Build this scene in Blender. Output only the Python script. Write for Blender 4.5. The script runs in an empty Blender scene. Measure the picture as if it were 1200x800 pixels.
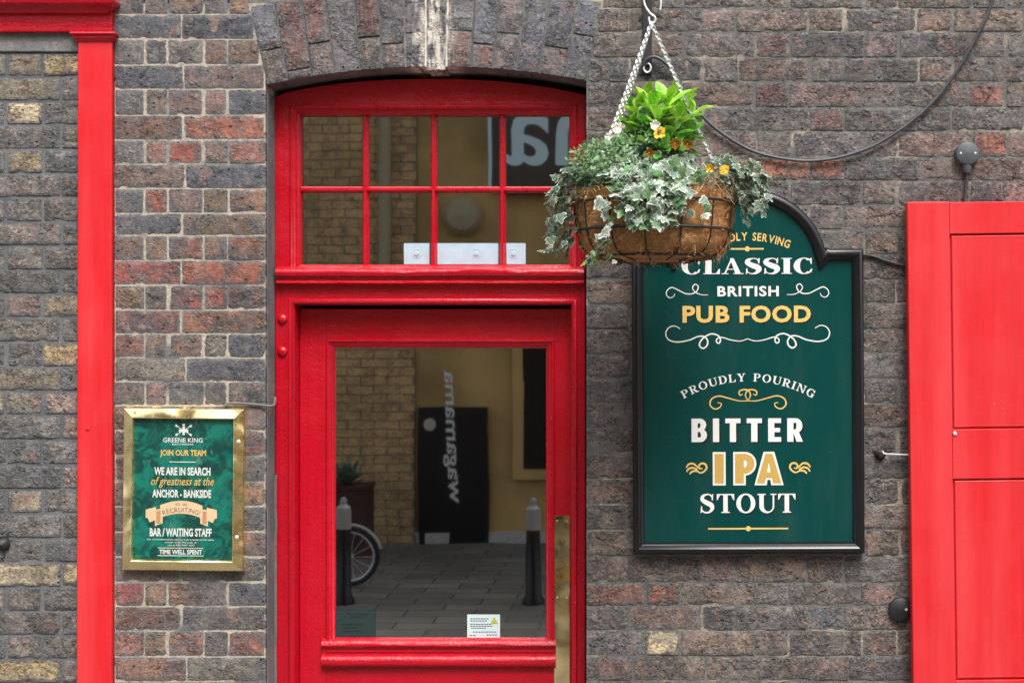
import bpy, math, random
from mathutils import Vector, Matrix, noise, Euler

R = math.radians
rnd = random.Random(7)
scene = bpy.context.scene
COL = scene.collection

# ------------------------------------------------------------------ camera
S = 0.0026            # metres per photo pixel on the brick face (Y = 0)
D = 4.5               # camera distance from the brick face
E = 1.7               # eye height
HX, HY = 750.0, 410.0 # vanishing point in the photo (1200 x 800)
XC = (HX - 600) * S

cam_d = bpy.data.cameras.new('camera')
cam = bpy.data.objects.new('camera', cam_d)
COL.objects.link(cam)
cam.location = (XC, -D, E)
cam.rotation_euler = (R(90), 0, 0)
cam_d.sensor_width = 36
cam_d.lens = 36 * D / (1200 * S)
cam_d.shift_x = -(HX - 600) / 1200
cam_d.shift_y = (HY - 400) / 1200
cam_d.clip_end = 400
cam_d.clip_start = 0.05
scene.camera = cam

# ------------------------------------------------------------------ light
world = bpy.data.worlds.new('World')
scene.world = world
world.use_nodes = True
wn = world.node_tree
wn.nodes.clear()
SUN_EL, SUN_AZ = 58.0, 20.0      # azimuth measured from behind the camera towards the right
sky = wn.nodes.new('ShaderNodeTexSky')
sky.sky_type = 'NISHITA'
sky.sun_disc = False
sky.sun_elevation = R(SUN_EL)
sky.sun_rotation = R(180 - SUN_AZ)
sky.air_density = 1.0
sky.dust_density = 5.0
sky.ozone_density = 1.0
hsv = wn.nodes.new('ShaderNodeHueSaturation')
hsv.inputs['Saturation'].default_value = 0.35      # overcast white sky
bg = wn.nodes.new('ShaderNodeBackground')
bg.inputs['Strength'].default_value = 0.15
wo = wn.nodes.new('ShaderNodeOutputWorld')
wn.links.new(sky.outputs[0], hsv.inputs['Color'])
wn.links.new(hsv.outputs[0], bg.inputs['Color'])
wn.links.new(bg.outputs[0], wo.inputs[0])

sun_d = bpy.data.lights.new('sun', 'SUN')
sun_d.energy = 1.35
sun_d.angle = R(20)
sun_d.color = (1.0, 0.96, 0.9)
sun = bpy.data.objects.new('sun', sun_d)
COL.objects.link(sun)
sun.location = (2, -6, 9)
_dir = Vector((-math.sin(R(SUN_AZ)) * math.cos(R(SUN_EL)), math.cos(R(SUN_AZ)) * math.cos(R(SUN_EL)), -math.sin(R(SUN_EL))))
sun.rotation_euler = _dir.to_track_quat('-Z', 'Y').to_euler()

vs = scene.view_settings
vs.view_transform = 'Standard'
vs.look = 'None'
vs.gamma = 1
vs.use_curve_mapping = False
vs.exposure = 0.95
scene.cycles.max_bounces = 8
scene.cycles.transparent_max_bounces = 12

# ------------------------------------------------------------------ helpers
def P(px, py, Y=0.0):
    k = S * (D + Y) / D
    return Vector((XC + (px - HX) * k, Y, E + (HY - py) * k))

def K(Y):
    return S * (D + Y) / D

def lin(r, g, b):
    f = lambda c: (c / 255 / 12.92) if c / 255 <= 0.04045 else ((c / 255 + 0.055) / 1.055) ** 2.4
    return (f(r), f(g), f(b), 1)

ORI = {}
def origin(o):
    return ORI.get(o.name, Vector((0, 0, 0))) if o else Vector((0, 0, 0))

def thing(name, label, cat, loc, group=None, kind=None):
    o = bpy.data.objects.new(name, None)
    o.empty_display_size = 0.1
    COL.objects.link(o)
    o.location = loc
    ORI[o.name] = Vector(loc)
    if label: o['label'] = label
    if cat: o['category'] = cat
    if group: o['group'] = group
    if kind: o['kind'] = kind
    return o

def tag(o, label, cat=None, group=None, kind=None):
    if label: o['label'] = label
    if cat: o['category'] = cat
    if group: o['group'] = group
    if kind: o['kind'] = kind
    return o

class MB:
    """collects geometry in world coordinates"""
    def __init__(self):
        self.v = []; self.f = []; self.attr = None
    def add(self, vs, fs):
        n = len(self.v)
        self.v += [Vector(p) for p in vs]
        self.f += [tuple(i + n for i in f) for f in fs]
    def box(self, a, b):
        x0, y0, z0 = a; x1, y1, z1 = b
        if x0 > x1: x0, x1 = x1, x0
        if y0 > y1: y0, y1 = y1, y0
        if z0 > z1: z0, z1 = z1, z0
        self.add([(x0,y0,z0),(x1,y0,z0),(x1,y1,z0),(x0,y1,z0),(x0,y0,z1),(x1,y0,z1),(x1,y1,z1),(x0,y1,z1)],
                 [(0,1,5,4),(1,2,6,5),(2,3,7,6),(3,0,4,7),(4,5,6,7),(3,2,1,0)])
        return self
    def quad(self, a, b, c, d):
        self.add([a, b, c, d], [(0, 1, 2, 3)]); return self
    def tube(self, pts, r, n=8, caps=True):
        pts = [Vector(p) for p in pts]
        m = len(pts)
        rs = r if isinstance(r, (list, tuple)) else [r] * m
        base = len(self.v)
        up = None
        for i, p in enumerate(pts):
            t = (pts[min(i + 1, m - 1)] - pts[max(i - 1, 0)])
            if t.length < 1e-9: t = Vector((0, 0, 1))
            t.normalize()
            if up is None:
                a = Vector((0, 0, 1)) if abs(t.z) < 0.9 else Vector((1, 0, 0))
                up = t.cross(a).normalized()
            else:
                up = (up - t * up.dot(t))
                if up.length < 1e-6: up = t.orthogonal()
                up.normalize()
            w = t.cross(up)
            for k in range(n):
                a = 2 * math.pi * k / n
                self.v.append(p + (up * math.cos(a) + w * math.sin(a)) * rs[i])
        for i in range(m - 1):
            for k in range(n):
                k2 = (k + 1) % n
                self.f.append((base + i*n + k, base + i*n + k2, base + (i+1)*n + k2, base + (i+1)*n + k))
        if caps:
            self.f.append(tuple(base + k for k in reversed(range(n))))
            self.f.append(tuple(base + (m-1)*n + k for k in range(n)))
        return self
    def lathe(self, c, prof, n=24, axis='Z'):
        """prof: list of (radius, height) along axis"""
        c = Vector(c); base = len(self.v); m = len(prof)
        for (r, h) in prof:
            for k in range(n):
                a = 2*math.pi*k/n
                if axis == 'Z': q = Vector((r*math.cos(a), r*math.sin(a), h))
                elif axis == 'Y': q = Vector((r*math.cos(a), -h, r*math.sin(a)))
                else: q = Vector((h, r*math.cos(a), r*math.sin(a)))
                self.v.append(c + q)
        for i in range(m-1):
            for k in range(n):
                k2 = (k+1) % n
                self.f.append((base+i*n+k, base+i*n+k2, base+(i+1)*n+k2, base+(i+1)*n+k))
        if prof[0][0] > 1e-6: self.f.append(tuple(base+k for k in reversed(range(n))))
        if prof[-1][0] > 1e-6: self.f.append(tuple(base+(m-1)*n+k for k in range(n)))
        return self
    def sweep(self, path, prof, closed=True):
        """path: [(x,z)] anticlockwise seen from the camera; prof: [(inward offset, y)]; mitred"""
        n = len(path); m = len(prof); base = len(self.v)
        pts = [Vector((p[0], p[1])) for p in path]
        for i in range(n):
            a = pts[i-1] if (closed or i > 0) else None
            b = pts[(i+1) % n] if (closed or i < n-1) else None
            p = pts[i]
            n1 = n2 = None
            if a is not None:
                t = (p - a).normalized(); n1 = Vector((-t.y, t.x))
            if b is not None:
                t = (b - p).normalized(); n2 = Vector((-t.y, t.x))
            if n1 is None: mi = n2
            elif n2 is None: mi = n1
            else:
                s = n1 + n2
                mi = s / max(0.3, s.dot(s) / 2) if s.length > 1e-6 else n1
                mi = s / max(0.25, 1 + n1.dot(n2))
            for (d, y) in prof:
                q = p + mi * d
                self.v.append(Vector((q.x, y, q.y)))
        rng = n if closed else n - 1
        for i in range(rng):
            j = (i + 1) % n
            for k in range(m - 1):
                self.f.append((base+i*m+k, base+j*m+k, base+j*m+k+1, base+i*m+k+1))
        if not closed:
            self.f.append(tuple(base + k for k in range(m)))
            self.f.append(tuple(base + (n-1)*m + k for k in reversed(range(m))))
        return self
    def prism(self, poly, y0, y1):
        """poly [(x,z)] anticlockwise seen from the camera, from y0 (front) to y1 (back)"""
        n = len(poly); base = len(self.v)
        for (x, z) in poly: self.v.append(Vector((x, y0, z)))
        for (x, z) in poly: self.v.append(Vector((x, y1, z)))
        self.f.append(tuple(base + i for i in range(n)))
        self.f.append(tuple(base + n + i for i in reversed(range(n))))
        for i in range(n):
            j = (i + 1) % n
            self.f.append((base+i, base+n+i, base+n+j, base+j))
        return self
    def build(self, name, mat, parent=None, smooth=False, bevel=0.0, angle=40):
        o0 = origin(parent)
        me = bpy.data.meshes.new(name)
        me.from_pydata([tuple(v - o0) for v in self.v], [], self.f)
        me.validate()
        if self.attr is not None:
            at = me.attributes.new('edge', 'FLOAT', 'POINT')
            for i, a in enumerate(self.attr): at.data[i].value = a
        if mat: me.materials.append(mat)
        if smooth:
            me.polygons.foreach_set('use_smooth', [True] * len(me.polygons))
            if angle: me.set_sharp_from_angle(angle=R(angle))
        o = bpy.data.objects.new(name, me)
        COL.objects.link(o)
        if parent: o.parent = parent; ORI[o.name] = o0
        if bevel:
            b = o.modifiers.new('bevel', 'BEVEL'); b.width = bevel; b.segments = 2; b.limit_method = 'ANGLE'
            b.angle_limit = R(35)
        return o

def mk(name, mb, mat, label, cat, group=None, kind=None, smooth=False, bevel=0):
    """a top-level thing of one mesh: mesh stays in world coordinates around its own origin"""
    c = sum(mb.v, Vector()) / len(mb.v)
    zmin = min(v.z for v in mb.v)
    loc = Vector((c.x, c.y, zmin))
    mb.v = [v - loc for v in mb.v]
    o = mb.build(name, mat, None, smooth, bevel)
    o.location = loc
    ORI[o.name] = loc
    return tag(o, label, cat, group, kind)

def catmull(pts, n=8, closed=False):
    pts = [Vector(p) for p in pts]
    out = []
    m = len(pts)
    for i in range(m if closed else m - 1):
        p0 = pts[(i-1) % m] if (closed or i > 0) else pts[0]
        p1 = pts[i]; p2 = pts[(i+1) % m]
        p3 = pts[(i+2) % m] if (closed or i + 2 < m) else pts[-1]
        for k in range(n):
            t = k / n
            out.append(0.5*((2*p1) + (p2-p0)*t + (2*p0-5*p1+4*p2-p3)*t*t + (3*p1-p0-3*p2+p3)*t*t*t))
    if not closed: out.append(pts[-1])
    return out

# ------------------------------------------------------------------ materials
class NT:
    def __init__(self, name):
        self.m = bpy.data.materials.new(name)
        self.m.use_nodes = True
        self.t = self.m.node_tree
        self.t.nodes.clear()
        self.out = self.n('ShaderNodeOutputMaterial')
    def n(self, typ, ins=None, **props):
        nd = self.t.nodes.new(typ)
        for k, v in props.items(): setattr(nd, k, v)
        for k, v in (ins or {}).items(): self.set(nd.inputs[k], v)
        return nd
    def set(self, sock, v):
        if isinstance(v, bpy.types.NodeSocket): self.t.links.new(v, sock)
        elif isinstance(v, bpy.types.Node): self.t.links.new(v.outputs[0], sock)
        else:
            if isinstance(v, (tuple, list)) and len(v) == 3 and sock.type == 'RGBA': v = (*v, 1)
            sock.default_value = v
    def noise(self, vec, scale, detail=4, rough=0.55, dist=0.0):
        nd = self.n('ShaderNodeTexNoise', {'Scale': scale, 'Detail': detail, 'Roughness': rough, 'Distortion': dist})
        if vec is not None: self.set(nd.inputs['Vector'], vec)
        return nd.outputs['Fac']
    def ramp(self, fac, a, b, c0=0.0, c1=1.0):
        nd = self.n('ShaderNodeMapRange', {'From Min': a, 'From Max': b, 'To Min': c0, 'To Max': c1}, interpolation_type='SMOOTHSTEP')
        self.set(nd.inputs['Value'], fac)
        return nd.outputs[0]
    def math(self, op, a, b=0.0, c=None):
        nd = self.n('ShaderNodeMath', operation=op)
        self.set(nd.inputs[0], a); self.set(nd.inputs[1], b)
        if c is not None: self.set(nd.inputs[2], c)
        return nd.outputs[0]
    def mix(self, fac, a, b, mode='MIX'):
        nd = self.n('ShaderNodeMix', data_type='RGBA', blend_type=mode)
        self.set(nd.inputs[0], fac); self.set(nd.inputs[6], a); self.set(nd.inputs[7], b)
        return nd.outputs[2]
    def bump(self, h, strength=0.5, dist=0.004, normal=None):
        nd = self.n('ShaderNodeBump', {'Strength': strength, 'Distance': dist})
        self.set(nd.inputs['Height'], h)
        if normal is not None: self.set(nd.inputs['Normal'], normal)
        return nd.outputs[0]
    def mapping(self, vec, scale):
        nd = self.n('ShaderNodeMapping', {'Scale': scale}); self.set(nd.inputs['Vector'], vec); return nd.outputs[0]
    def bsdf(self, **ins):
        nd = self.n('ShaderNodeBsdfPrincipled')
        for k, v in ins.items(): self.set(nd.inputs[k.replace('_', ' ')], v)
        self.t.links.new(nd.outputs[0], self.out.inputs[0])
        return nd
    def pos(self): return self.n('ShaderNodeNewGeometry').outputs['Position']
    def obj(self): return self.n('ShaderNodeTexCoord').outputs['Object']

def simple(name, col, rough=0.6, metal=0.0, bump=None, coat=0.0, var=0.0, vscale=30):
    t = NT(name)
    p = t.pos()
    c = col
    if var:
        c = t.mix(t.ramp(t.noise(p, vscale, 5), 0.3, 0.7), tuple(x*(1-var) for x in col[:3]), tuple(min(1, x*(1+var)) for x in col[:3]))
    kw = dict(Base_Color=c, Roughness=rough, Metallic=metal, Coat_Weight=coat)
    if bump: kw['Normal'] = t.bump(t.noise(p, bump[0], 4), bump[1], bump[2])
    t.bsdf(**kw)
    return t.m

STREAK = P(508, 0)
def brick_mat(name, rough_amt, soot, tanmix, smear=0.8, smear_col=(0.15, 0.15, 0.155), streak=False):
    t = NT(name)
    oi = t.n('ShaderNodeObjectInfo')
    off = t.n('ShaderNodeVectorMath', {0: (57.0, 31.0, 83.0)}, operation='SCALE')
    t.set(off.inputs['Scale'], oi.outputs['Random'])
    pos = t.pos()
    v = t.n('ShaderNodeVectorMath', operation='ADD')
    t.set(v.inputs[0], pos); t.set(v.inputs[1], off.outputs[0])
    v = v.outputs[0]
    base = oi.outputs['Color']
    edge = t.n('ShaderNodeAttribute', attribute_name='edge').outputs['Fac']
    # burnt and sooty patches with their own outline
    s1 = t.ramp(t.noise(v, 11, 6, 0.62, 0.6), 0.46, 0.60)
    c = t.mix(t.math('MULTIPLY', s1, soot), base, (0.080, 0.084, 0.093))
    s0 = t.ramp(t.noise(v, 19, 5, 0.6, 0.8), 0.54, 0.66)
    c = t.mix(t.math('MULTIPLY', s0, 0.6), c, (0.255, 0.150, 0.118))
    s2 = t.ramp(t.noise(v, 27, 6, 0.65), 0.54, 0.70)
    c = t.mix(t.math('MULTIPLY', s2, tanmix), c, (0.40, 0.34, 0.28))
    # cement smeared over the arrises
    sm = t.math('ADD', edge, t.math('MULTIPLY', t.math('SUBTRACT', t.noise(v, 26, 5, 0.65), 0.5), 1.7))
    sm = t.math('MULTIPLY', t.ramp(sm, 0.50, 0.78), smear)
    c = t.mix(sm, c, smear_col)
    # fine grain
    g = t.ramp(t.noise(v, 105, 6, 0.7), 0.30, 0.70, 0.62, 1.42)
    c = t.mix(1.0, c, t.n('ShaderNodeCombineColor', {0: g, 1: g, 2: g}), 'MULTIPLY')
    # broad weathering over brick and mortar alike
    w = t.ramp(t.noise(pos, 3.1, 5, 0.6), 0.3, 0.7, 0.80, 1.16)
    c = t.mix(1.0, c, t.n('ShaderNodeCombineColor', {0: w, 1: w, 2: w}), 'MULTIPLY')
    # pits and a few deep holes
    vo = t.n('ShaderNodeTexVoronoi', {'Scale': 48.0, 'Randomness': 1.0}, feature='F1')
    t.set(vo.inputs['Vector'], v)
    pm = t.ramp(t.noise(v, 22, 3), 0.5, 0.62)
    pit = t.math('MULTIPLY', t.ramp(vo.outputs['Distance'], 0.08, 0.22, 1.0, 0.0), pm)
    vh = t.n('ShaderNodeTexVoronoi', {'Scale': 15.0, 'Randomness': 1.0}, feature='F1')
    t.set(vh.inputs['Vector'], v)
    hole = t.ramp(t.math('ADD', vh.outputs['Distance'], t.math('MULTIPLY', t.noise(v, 120, 3), 0.08)), 0.085, 0.115, 1.0, 0.0)
    pit = t.math('MAXIMUM', pit, hole)
    c = t.mix(t.math('MULTIPLY', pit, 0.85), c, (0.022, 0.018, 0.016))
    # relief: broken plates with sharp edges + chips + sand
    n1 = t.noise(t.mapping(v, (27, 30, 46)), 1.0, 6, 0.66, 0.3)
    terr = t.math('ADD', t.math('MULTIPLY', t.ramp(n1, 0.44, 0.49), 0.8), t.math('MULTIPLY', t.ramp(n1, 0.56, 0.60), 0.7))
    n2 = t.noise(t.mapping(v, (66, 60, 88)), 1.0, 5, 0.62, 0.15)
    terr = t.math('ADD', terr, t.math('MULTIPLY', t.ramp(n2, 0.54, 0.60), 0.55))
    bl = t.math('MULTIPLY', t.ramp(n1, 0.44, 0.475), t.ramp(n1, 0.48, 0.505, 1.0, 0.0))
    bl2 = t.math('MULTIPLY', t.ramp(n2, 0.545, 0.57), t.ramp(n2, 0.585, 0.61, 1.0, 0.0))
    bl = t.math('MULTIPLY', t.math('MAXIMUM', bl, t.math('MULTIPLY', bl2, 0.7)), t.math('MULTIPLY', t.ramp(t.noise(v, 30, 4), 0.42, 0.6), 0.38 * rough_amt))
    c = t.mix(bl, c, (0.42, 0.39, 0.37))  # pale crease edges: highlights painted into the brick colour
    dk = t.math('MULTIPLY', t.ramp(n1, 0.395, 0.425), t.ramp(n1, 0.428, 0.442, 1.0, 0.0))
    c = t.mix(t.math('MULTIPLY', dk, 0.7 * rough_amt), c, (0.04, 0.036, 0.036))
    zone = t.ramp(t.noise(v, 13, 4, 0.6), 0.60 - 0.16 * rough_amt, 0.74 - 0.16 * rough_amt, 0.12, 1.0)
    h = t.math('MULTIPLY', t.math('MULTIPLY', terr, zone), 1.5 * rough_amt)
    h = t.math('ADD', h, t.math('MULTIPLY', t.noise(v, 34, 6, 0.6), 0.40 * rough_amt))
    h = t.math('ADD', h, t.math('MULTIPLY', t.noise(v, 190, 4, 0.6), 0.40))
    h = t.math('SUBTRACT', h, t.math('MULTIPLY', pit, 1.6))
    if streak:
        sx = t.n('ShaderNodeSeparateXYZ'); t.set(sx.inputs[0], pos)
        nz = t.math('MULTIPLY', t.math('SUBTRACT', t.noise(t.mapping(pos, (30, 30, 7)), 1, 4), 0.5), 0.10)
        dx = t.math('ABSOLUTE', t.math('ADD', t.math('SUBTRACT', sx.outputs[0], STREAK.x), nz))
        m1 = t.ramp(dx, 0.015, 0.085, 1.0, 0.0)
        m2 = t.ramp(t.noise(t.mapping(pos, (60, 60, 14)), 1, 5), 0.40, 0.6)
        c = t.mix(t.math('MULTIPLY', t.math('MULTIPLY', m1, m2), 0.9), c, (0.72, 0.66, 0.58))
    t.bsdf(Base_Color=c, Roughness=0.8, Normal=t.bump(h, 1.0, 0.0058), Specular_IOR_Level=0.5)
    return t.m

def mortar_mat(name, c1, c2, thr, rough=1.0, streak=False):
    t = NT(name)
    pos = t.pos()
    m = t.ramp(t.noise(pos, 4.5, 6, 0.65), thr - 0.07, thr + 0.07)
    c = t.mix(m, c1, c2)
    c = t.mix(t.ramp(t.noise(pos, 60, 5), 0.3, 0.75, 0, 0.45), c, (0.1, 0.1, 0.1))
    g = t.ramp(t.noise(pos, 300, 3), 0.3, 0.7, 0.8, 1.2)
    c = t.mix(1.0, c, t.n('ShaderNodeCombineColor', {0: g, 1: g, 2: g}), 'MULTIPLY')
    if streak:
        sx = t.n('ShaderNodeSeparateXYZ'); t.set(sx.inputs[0], pos)
        m1 = t.ramp(t.math('ABSOLUTE', t.math('SUBTRACT', sx.outputs[0], STREAK.x)), 0.045, 0.10, 1.0, 0.0)
        m1 = t.math('MULTIPLY', m1, t.ramp(t.noise(t.mapping(pos, (40, 40, 14)), 1, 4), 0.35, 0.5))
        c = t.mix(m1, c, (0.74, 0.68, 0.60))
    h = t.math('ADD', t.math('MULTIPLY', t.noise(pos, 45, 6, 0.65), 1.6 * rough), t.math('MULTIPLY', t.noise(pos, 220, 3), 0.5))
    t.bsdf(Base_Color=c, Roughness=0.92, Normal=t.bump(h, 0.8, 0.004))
    return t.m

def paint_mat(name, col, rough, fade=0.0, vert=True, wear=0.0, bump=0.35):
    t = NT(name)
    pos = t.pos()
    st = t.noise(t.mapping(pos, (55, 55, 2.5) if vert else (3, 3, 60)), 1.0, 5, 0.6)
    d = tuple(x * 0.9 for x in col[:3])
    l = tuple(min(1, x + (fade * (0.5 - x * 0.35) if i else fade * 0.1)) for i, x in enumerate(col[:3]))
    c = t.mix(t.ramp(st, 0.35, 0.7), d, col[:3])
    c = t.mix(t.ramp(t.noise(t.mapping(pos, (9, 9, 0.7) if vert else (0.7, 9, 9)), 1.0, 4), 0.4, 0.7), c, l)
    if wear:
        wm = t.ramp(t.noise(pos, 55, 6, 0.75), 0.66, 0.69)
        wm = t.math('MULTIPLY', wm, t.ramp(t.noise(pos, 6, 3), 0.48, 0.58))
        c = t.mix(t.math('MULTIPLY', wm, wear), c, (0.75, 0.45, 0.42))
    dirt = t.ramp(t.noise(pos, 130, 3), 0.66, 0.78, 0, 0.25)
    c = t.mix(dirt, c, (0.12, 0.02, 0.02))
    h = t.math('ADD', t.math('MULTIPLY', st, 0.5), t.math('MULTIPLY', t.noise(pos, 22, 5), 0.8))
    h = t.math('ADD', h, t.math('MULTIPLY', t.noise(pos, 160, 3), 0.35))
    if wear: h = t.math('SUBTRACT', h, t.math('MULTIPLY', wm, 0.8))
    r = t.ramp(t.noise(pos, 9, 4), 0.3, 0.7, rough - 0.08, rough + 0.1)
    t.bsdf(Base_Color=c, Roughness=r, Normal=t.bump(h, bump, 0.0045), Specular_IOR_Level=0.5)
    return t.m

M = {}
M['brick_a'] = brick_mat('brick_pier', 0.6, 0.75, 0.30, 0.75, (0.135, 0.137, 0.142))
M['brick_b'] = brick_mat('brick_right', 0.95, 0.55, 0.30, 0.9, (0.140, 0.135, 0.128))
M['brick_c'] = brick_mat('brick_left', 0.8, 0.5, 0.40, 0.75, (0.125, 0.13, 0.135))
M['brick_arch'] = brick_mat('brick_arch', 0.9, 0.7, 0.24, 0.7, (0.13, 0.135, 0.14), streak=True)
M['mortar_a'] = mortar_mat('mortar_pier', (0.50, 0.43, 0.345), (0.15, 0.15, 0.155), 0.56, 0.5)
M['mortar_b'] = mortar_mat('mortar_right', (0.13, 0.125, 0.12), (0.40, 0.34, 0.265), 0.55, 0.7)
M['mortar_c'] = mortar_mat('mortar_left', (0.105, 0.112, 0.122), (0.17, 0.17, 0.17), 0.5, 0.7)
M['red'] = paint_mat('crimson_gloss_paint', lin(190, 12, 36), 0.28, wear=0.75, bump=0.85)
M['red_h'] = paint_mat('crimson_gloss_paint_horizontal', lin(190, 12, 36), 0.28, vert=False, wear=0.75, bump=0.85)
M['red_p'] = paint_mat('scarlet_paint', lin(219, 27, 38), 0.5, fade=0.07, bump=0.2, wear=0.3)
M['red_s'] = paint_mat('faded_scarlet_paint', lin(216, 30, 39), 0.55, fade=0.05, bump=0.15, wear=0.2)
M['black_gloss'] = simple('black_gloss_paint', lin(22, 22, 26), 0.28, bump=(40, 0.15, 0.002), var=0.2)
M['iron'] = simple('black_iron', lin(34, 34, 36), 0.55, bump=(120, 0.4, 0.001), var=0.3)
M['cable'] = simple('grey_cable', lin(62, 64, 68), 0.5, var=0.25, vscale=20)
M['cable_pale'] = simple('painted_cable', lin(105, 106, 104), 0.6, var=0.25, vscale=20)
M['plastic'] = simple('grey_plastic', lin(78, 82, 86), 0.5, var=0.12, vscale=60, bump=(90, 0.2, 0.001))
M['steel'] = simple('galvanised_steel', (0.86, 0.87, 0.89, 1), 0.38, 0.75, bump=(300, 0.3, 0.0006), var=0.12, vscale=120)
M['wire'] = simple('dark_green_coated_wire', lin(30, 38, 32), 0.5)
M['white'] = simple('white_lettering', (0.80, 0.80, 0.77, 1), 0.5)
M['gold'] = simple('gold_lettering', lin(228, 190, 108), 0.5, var=0.08, vscale=200)
M['gold_dark'] = simple('ochre_gold_lettering', lin(198, 162, 84), 0.5, var=0.12, vscale=300)
M['shadow_ink'] = simple('black_drop_shadow_lettering', lin(14, 16, 20), 0.5)
def sign_mat():
    t = NT('bottle_green_sign_panel'); pos = t.pos()
    d = t.ramp(t.noise(t.mapping(pos, (14, 14, 3)), 1.0, 6, 0.65), 0.42, 0.8, 0.0, 0.05)
    c = t.mix(d, lin(1, 64, 62)[:3], (0.20, 0.21, 0.19))
    r = t.ramp(t.noise(pos, 5, 5), 0.3, 0.7, 0.16, 0.30)
    t.bsdf(Base_Color=c, Roughness=r, Specular_IOR_Level=0.4, Normal=t.bump(t.noise(pos, 2.5, 2), 0.15, 0.02))
    return t.m
M['green_panel'] = sign_mat()
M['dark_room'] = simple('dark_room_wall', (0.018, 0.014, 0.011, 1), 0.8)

def brass_mat():
    t = NT('polished_brass')
    pos = t.pos()
    c = t.mix(t.ramp(t.noise(pos, 14, 4), 0.35, 0.7), (1.0, 0.82, 0.42), (0.93, 0.76, 0.40))
    h = t.math('ADD', t.noise(pos, 4.5, 2, 0.4, 0.5), t.math('MULTIPLY', t.noise(pos, 60, 4), 0.006))
    r = t.ramp(t.noise(pos, 50, 4), 0.3, 0.7, 0.22, 0.34)
    t.bsdf(Base_Color=c, Metallic=1.0, Roughness=r, Normal=t.bump(h, 0.8, 0.06))
    return t.m
M['brass'] = brass_mat()
def brass_plate_mat():
    t = NT('worn_polished_brass_plate'); pos = t.pos()
    c = t.mix(t.ramp(t.noise(pos, 9, 5, .6, .8), .4, .68), (0.98, 0.82, 0.46), (0.86, 0.69, 0.36))
    h = t.math('ADD', t.noise(t.mapping(pos, (9, 9, 5)), 1, 2, .4), t.math('MULTIPLY', t.noise(pos, 60, 3), .02))
    r = t.ramp(t.noise(pos, 24, 5), .35, .7, .05, .22)
    t.bsdf(Base_Color=c, Metallic=1.0, Roughness=r, Normal=t.bump(h, .9, .014))
    return t.m
M['brass_plate'] = brass_plate_mat()

def glass_mat(name, f0, tint, bumpy, haze=0.0):
    t = NT(name)
    lw = t.n('ShaderNodeLayerWeight', {'Blend': 0.5})
    fr = t.math('MULTIPLY_ADD', t.math('POWER', lw.outputs['Facing'], 5.0), 1 - f0, f0)
    nrm = t.bump(t.noise(t.pos(), 3.0, 2, 0.4), bumpy, 0.02)
    gl = t.n('ShaderNodeBsdfGlossy', {'Color': (0.95, 0.97, 0.96, 1), 'Roughness': haze, 'Normal': nrm})
    tr = t.n('ShaderNodeBsdfTransparent', {'Color': tint})
    mx = t.n('ShaderNodeMixShader', {0: fr, 1: tr.outputs[0], 2: gl.outputs[0]})
    t.t.links.new(mx.outputs[0], t.out.inputs[0])
    return t.m
M['glass'] = glass_mat('window_glass', 0.44, (0.75, 0.78, 0.77, 1), 0.012, 0.019)
M['poster_glass'] = glass_mat('poster_glazing', 0.04, (0.97, 0.98, 0.97, 1), 0.02)

# ------------------------------------------------------------------ brickwork
def unit_brick(name, w, h, depth, seed, rough, nx, nz):
    vs, fs, at = [], [], []
    def ix(i, j): return i * (nz + 1) + j
    for i in range(nx + 1):
        for j in range(nz + 1):
            # denser towards the arrises
            u = i / nx; v = j / nz
            x = (u - 0.5) * w; z = (v - 0.5) * h
            ed = min(w/2 - abs(x), h/2 - abs(z))
            y = 0.0
            q = Vector((x * 26 + seed * 9.1, 3.7 * seed, z * 26))
            y -= abs(noise.fractal(q, 0.9, 2.0, 4)) * 0.0013 * rough
            q2 = Vector((x * 16 + seed * 5.3, seed * 1.7, z * 40))
            rg = abs(noise.noise(q2 + Vector((noise.noise(q2 * 0.7), 0, 0))))
            y += max(0, 0.10 - rg) * 0.014 * rough
            # slightly rounded, chipped arris
            chip = max(0.0, noise.noise(Vector((x * 30 + seed * 3, z * 30, seed * 2.2))) - 0.22)
            if ed < 0.008:
                y += 0.0016 * (1 - ed / 0.008) ** 2 + chip * 0.008 * (1 - ed / 0.008)
            else: y = min(y, 0.0012)
            if i in (0, nx): x -= math.copysign(1, x) * (abs(noise.noise(Vector((z * 40, seed * 7.7, i)))) * 0.0018 * rough + chip * 0.004)
            if j in (0, nz): z -= math.copysign(1, z) * (abs(noise.noise(Vector((x * 24, seed * 4.1, j)))) * 0.0018 * rough + chip * 0.004)
            cx = w/2 - abs(x); cz = h/2 - abs(z)
            if cx < 0.004 and cz < 0.004:
                x -= math.copysign(0.0012, x); z -= math.copysign(0.0012, z)
            at.append(max(0.0, 1 - ed / 0.020))
            vs.append((x, y, z))
    for i in range(nx):
        for j in range(nz):
            fs.append((ix(i, j), ix(i+1, j), ix(i+1, j+1), ix(i, j+1)))
    per = [ix(i, 0) for i in range(nx + 1)] + [ix(nx, j) for j in range(1, nz + 1)] + \
          [ix(i, nz) for i in range(nx - 1, -1, -1)] + [ix(0, j) for j in range(nz - 1, 0, -1)]
    b = len(vs)
    for p in per: vs.append((vs[p][0], depth, vs[p][2]))
    n = len(per)
    for k in range(n):
        k2 = (k + 1) % n
        fs.append((per[k2], per[k], b + k, b + k2))
    me = bpy.data.meshes.new(name)
    me.from_pydata(vs, [], fs)
    ea = me.attributes.new('edge', 'FLOAT', 'POINT')
    ea.data.foreach_set('value', at + [1.0] * (len(vs) - len(at)))
    me.polygons.foreach_set('use_smooth', [True] * len(me.polygons))
    me.set_sharp_from_angle(angle=R(50))
    return me

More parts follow.
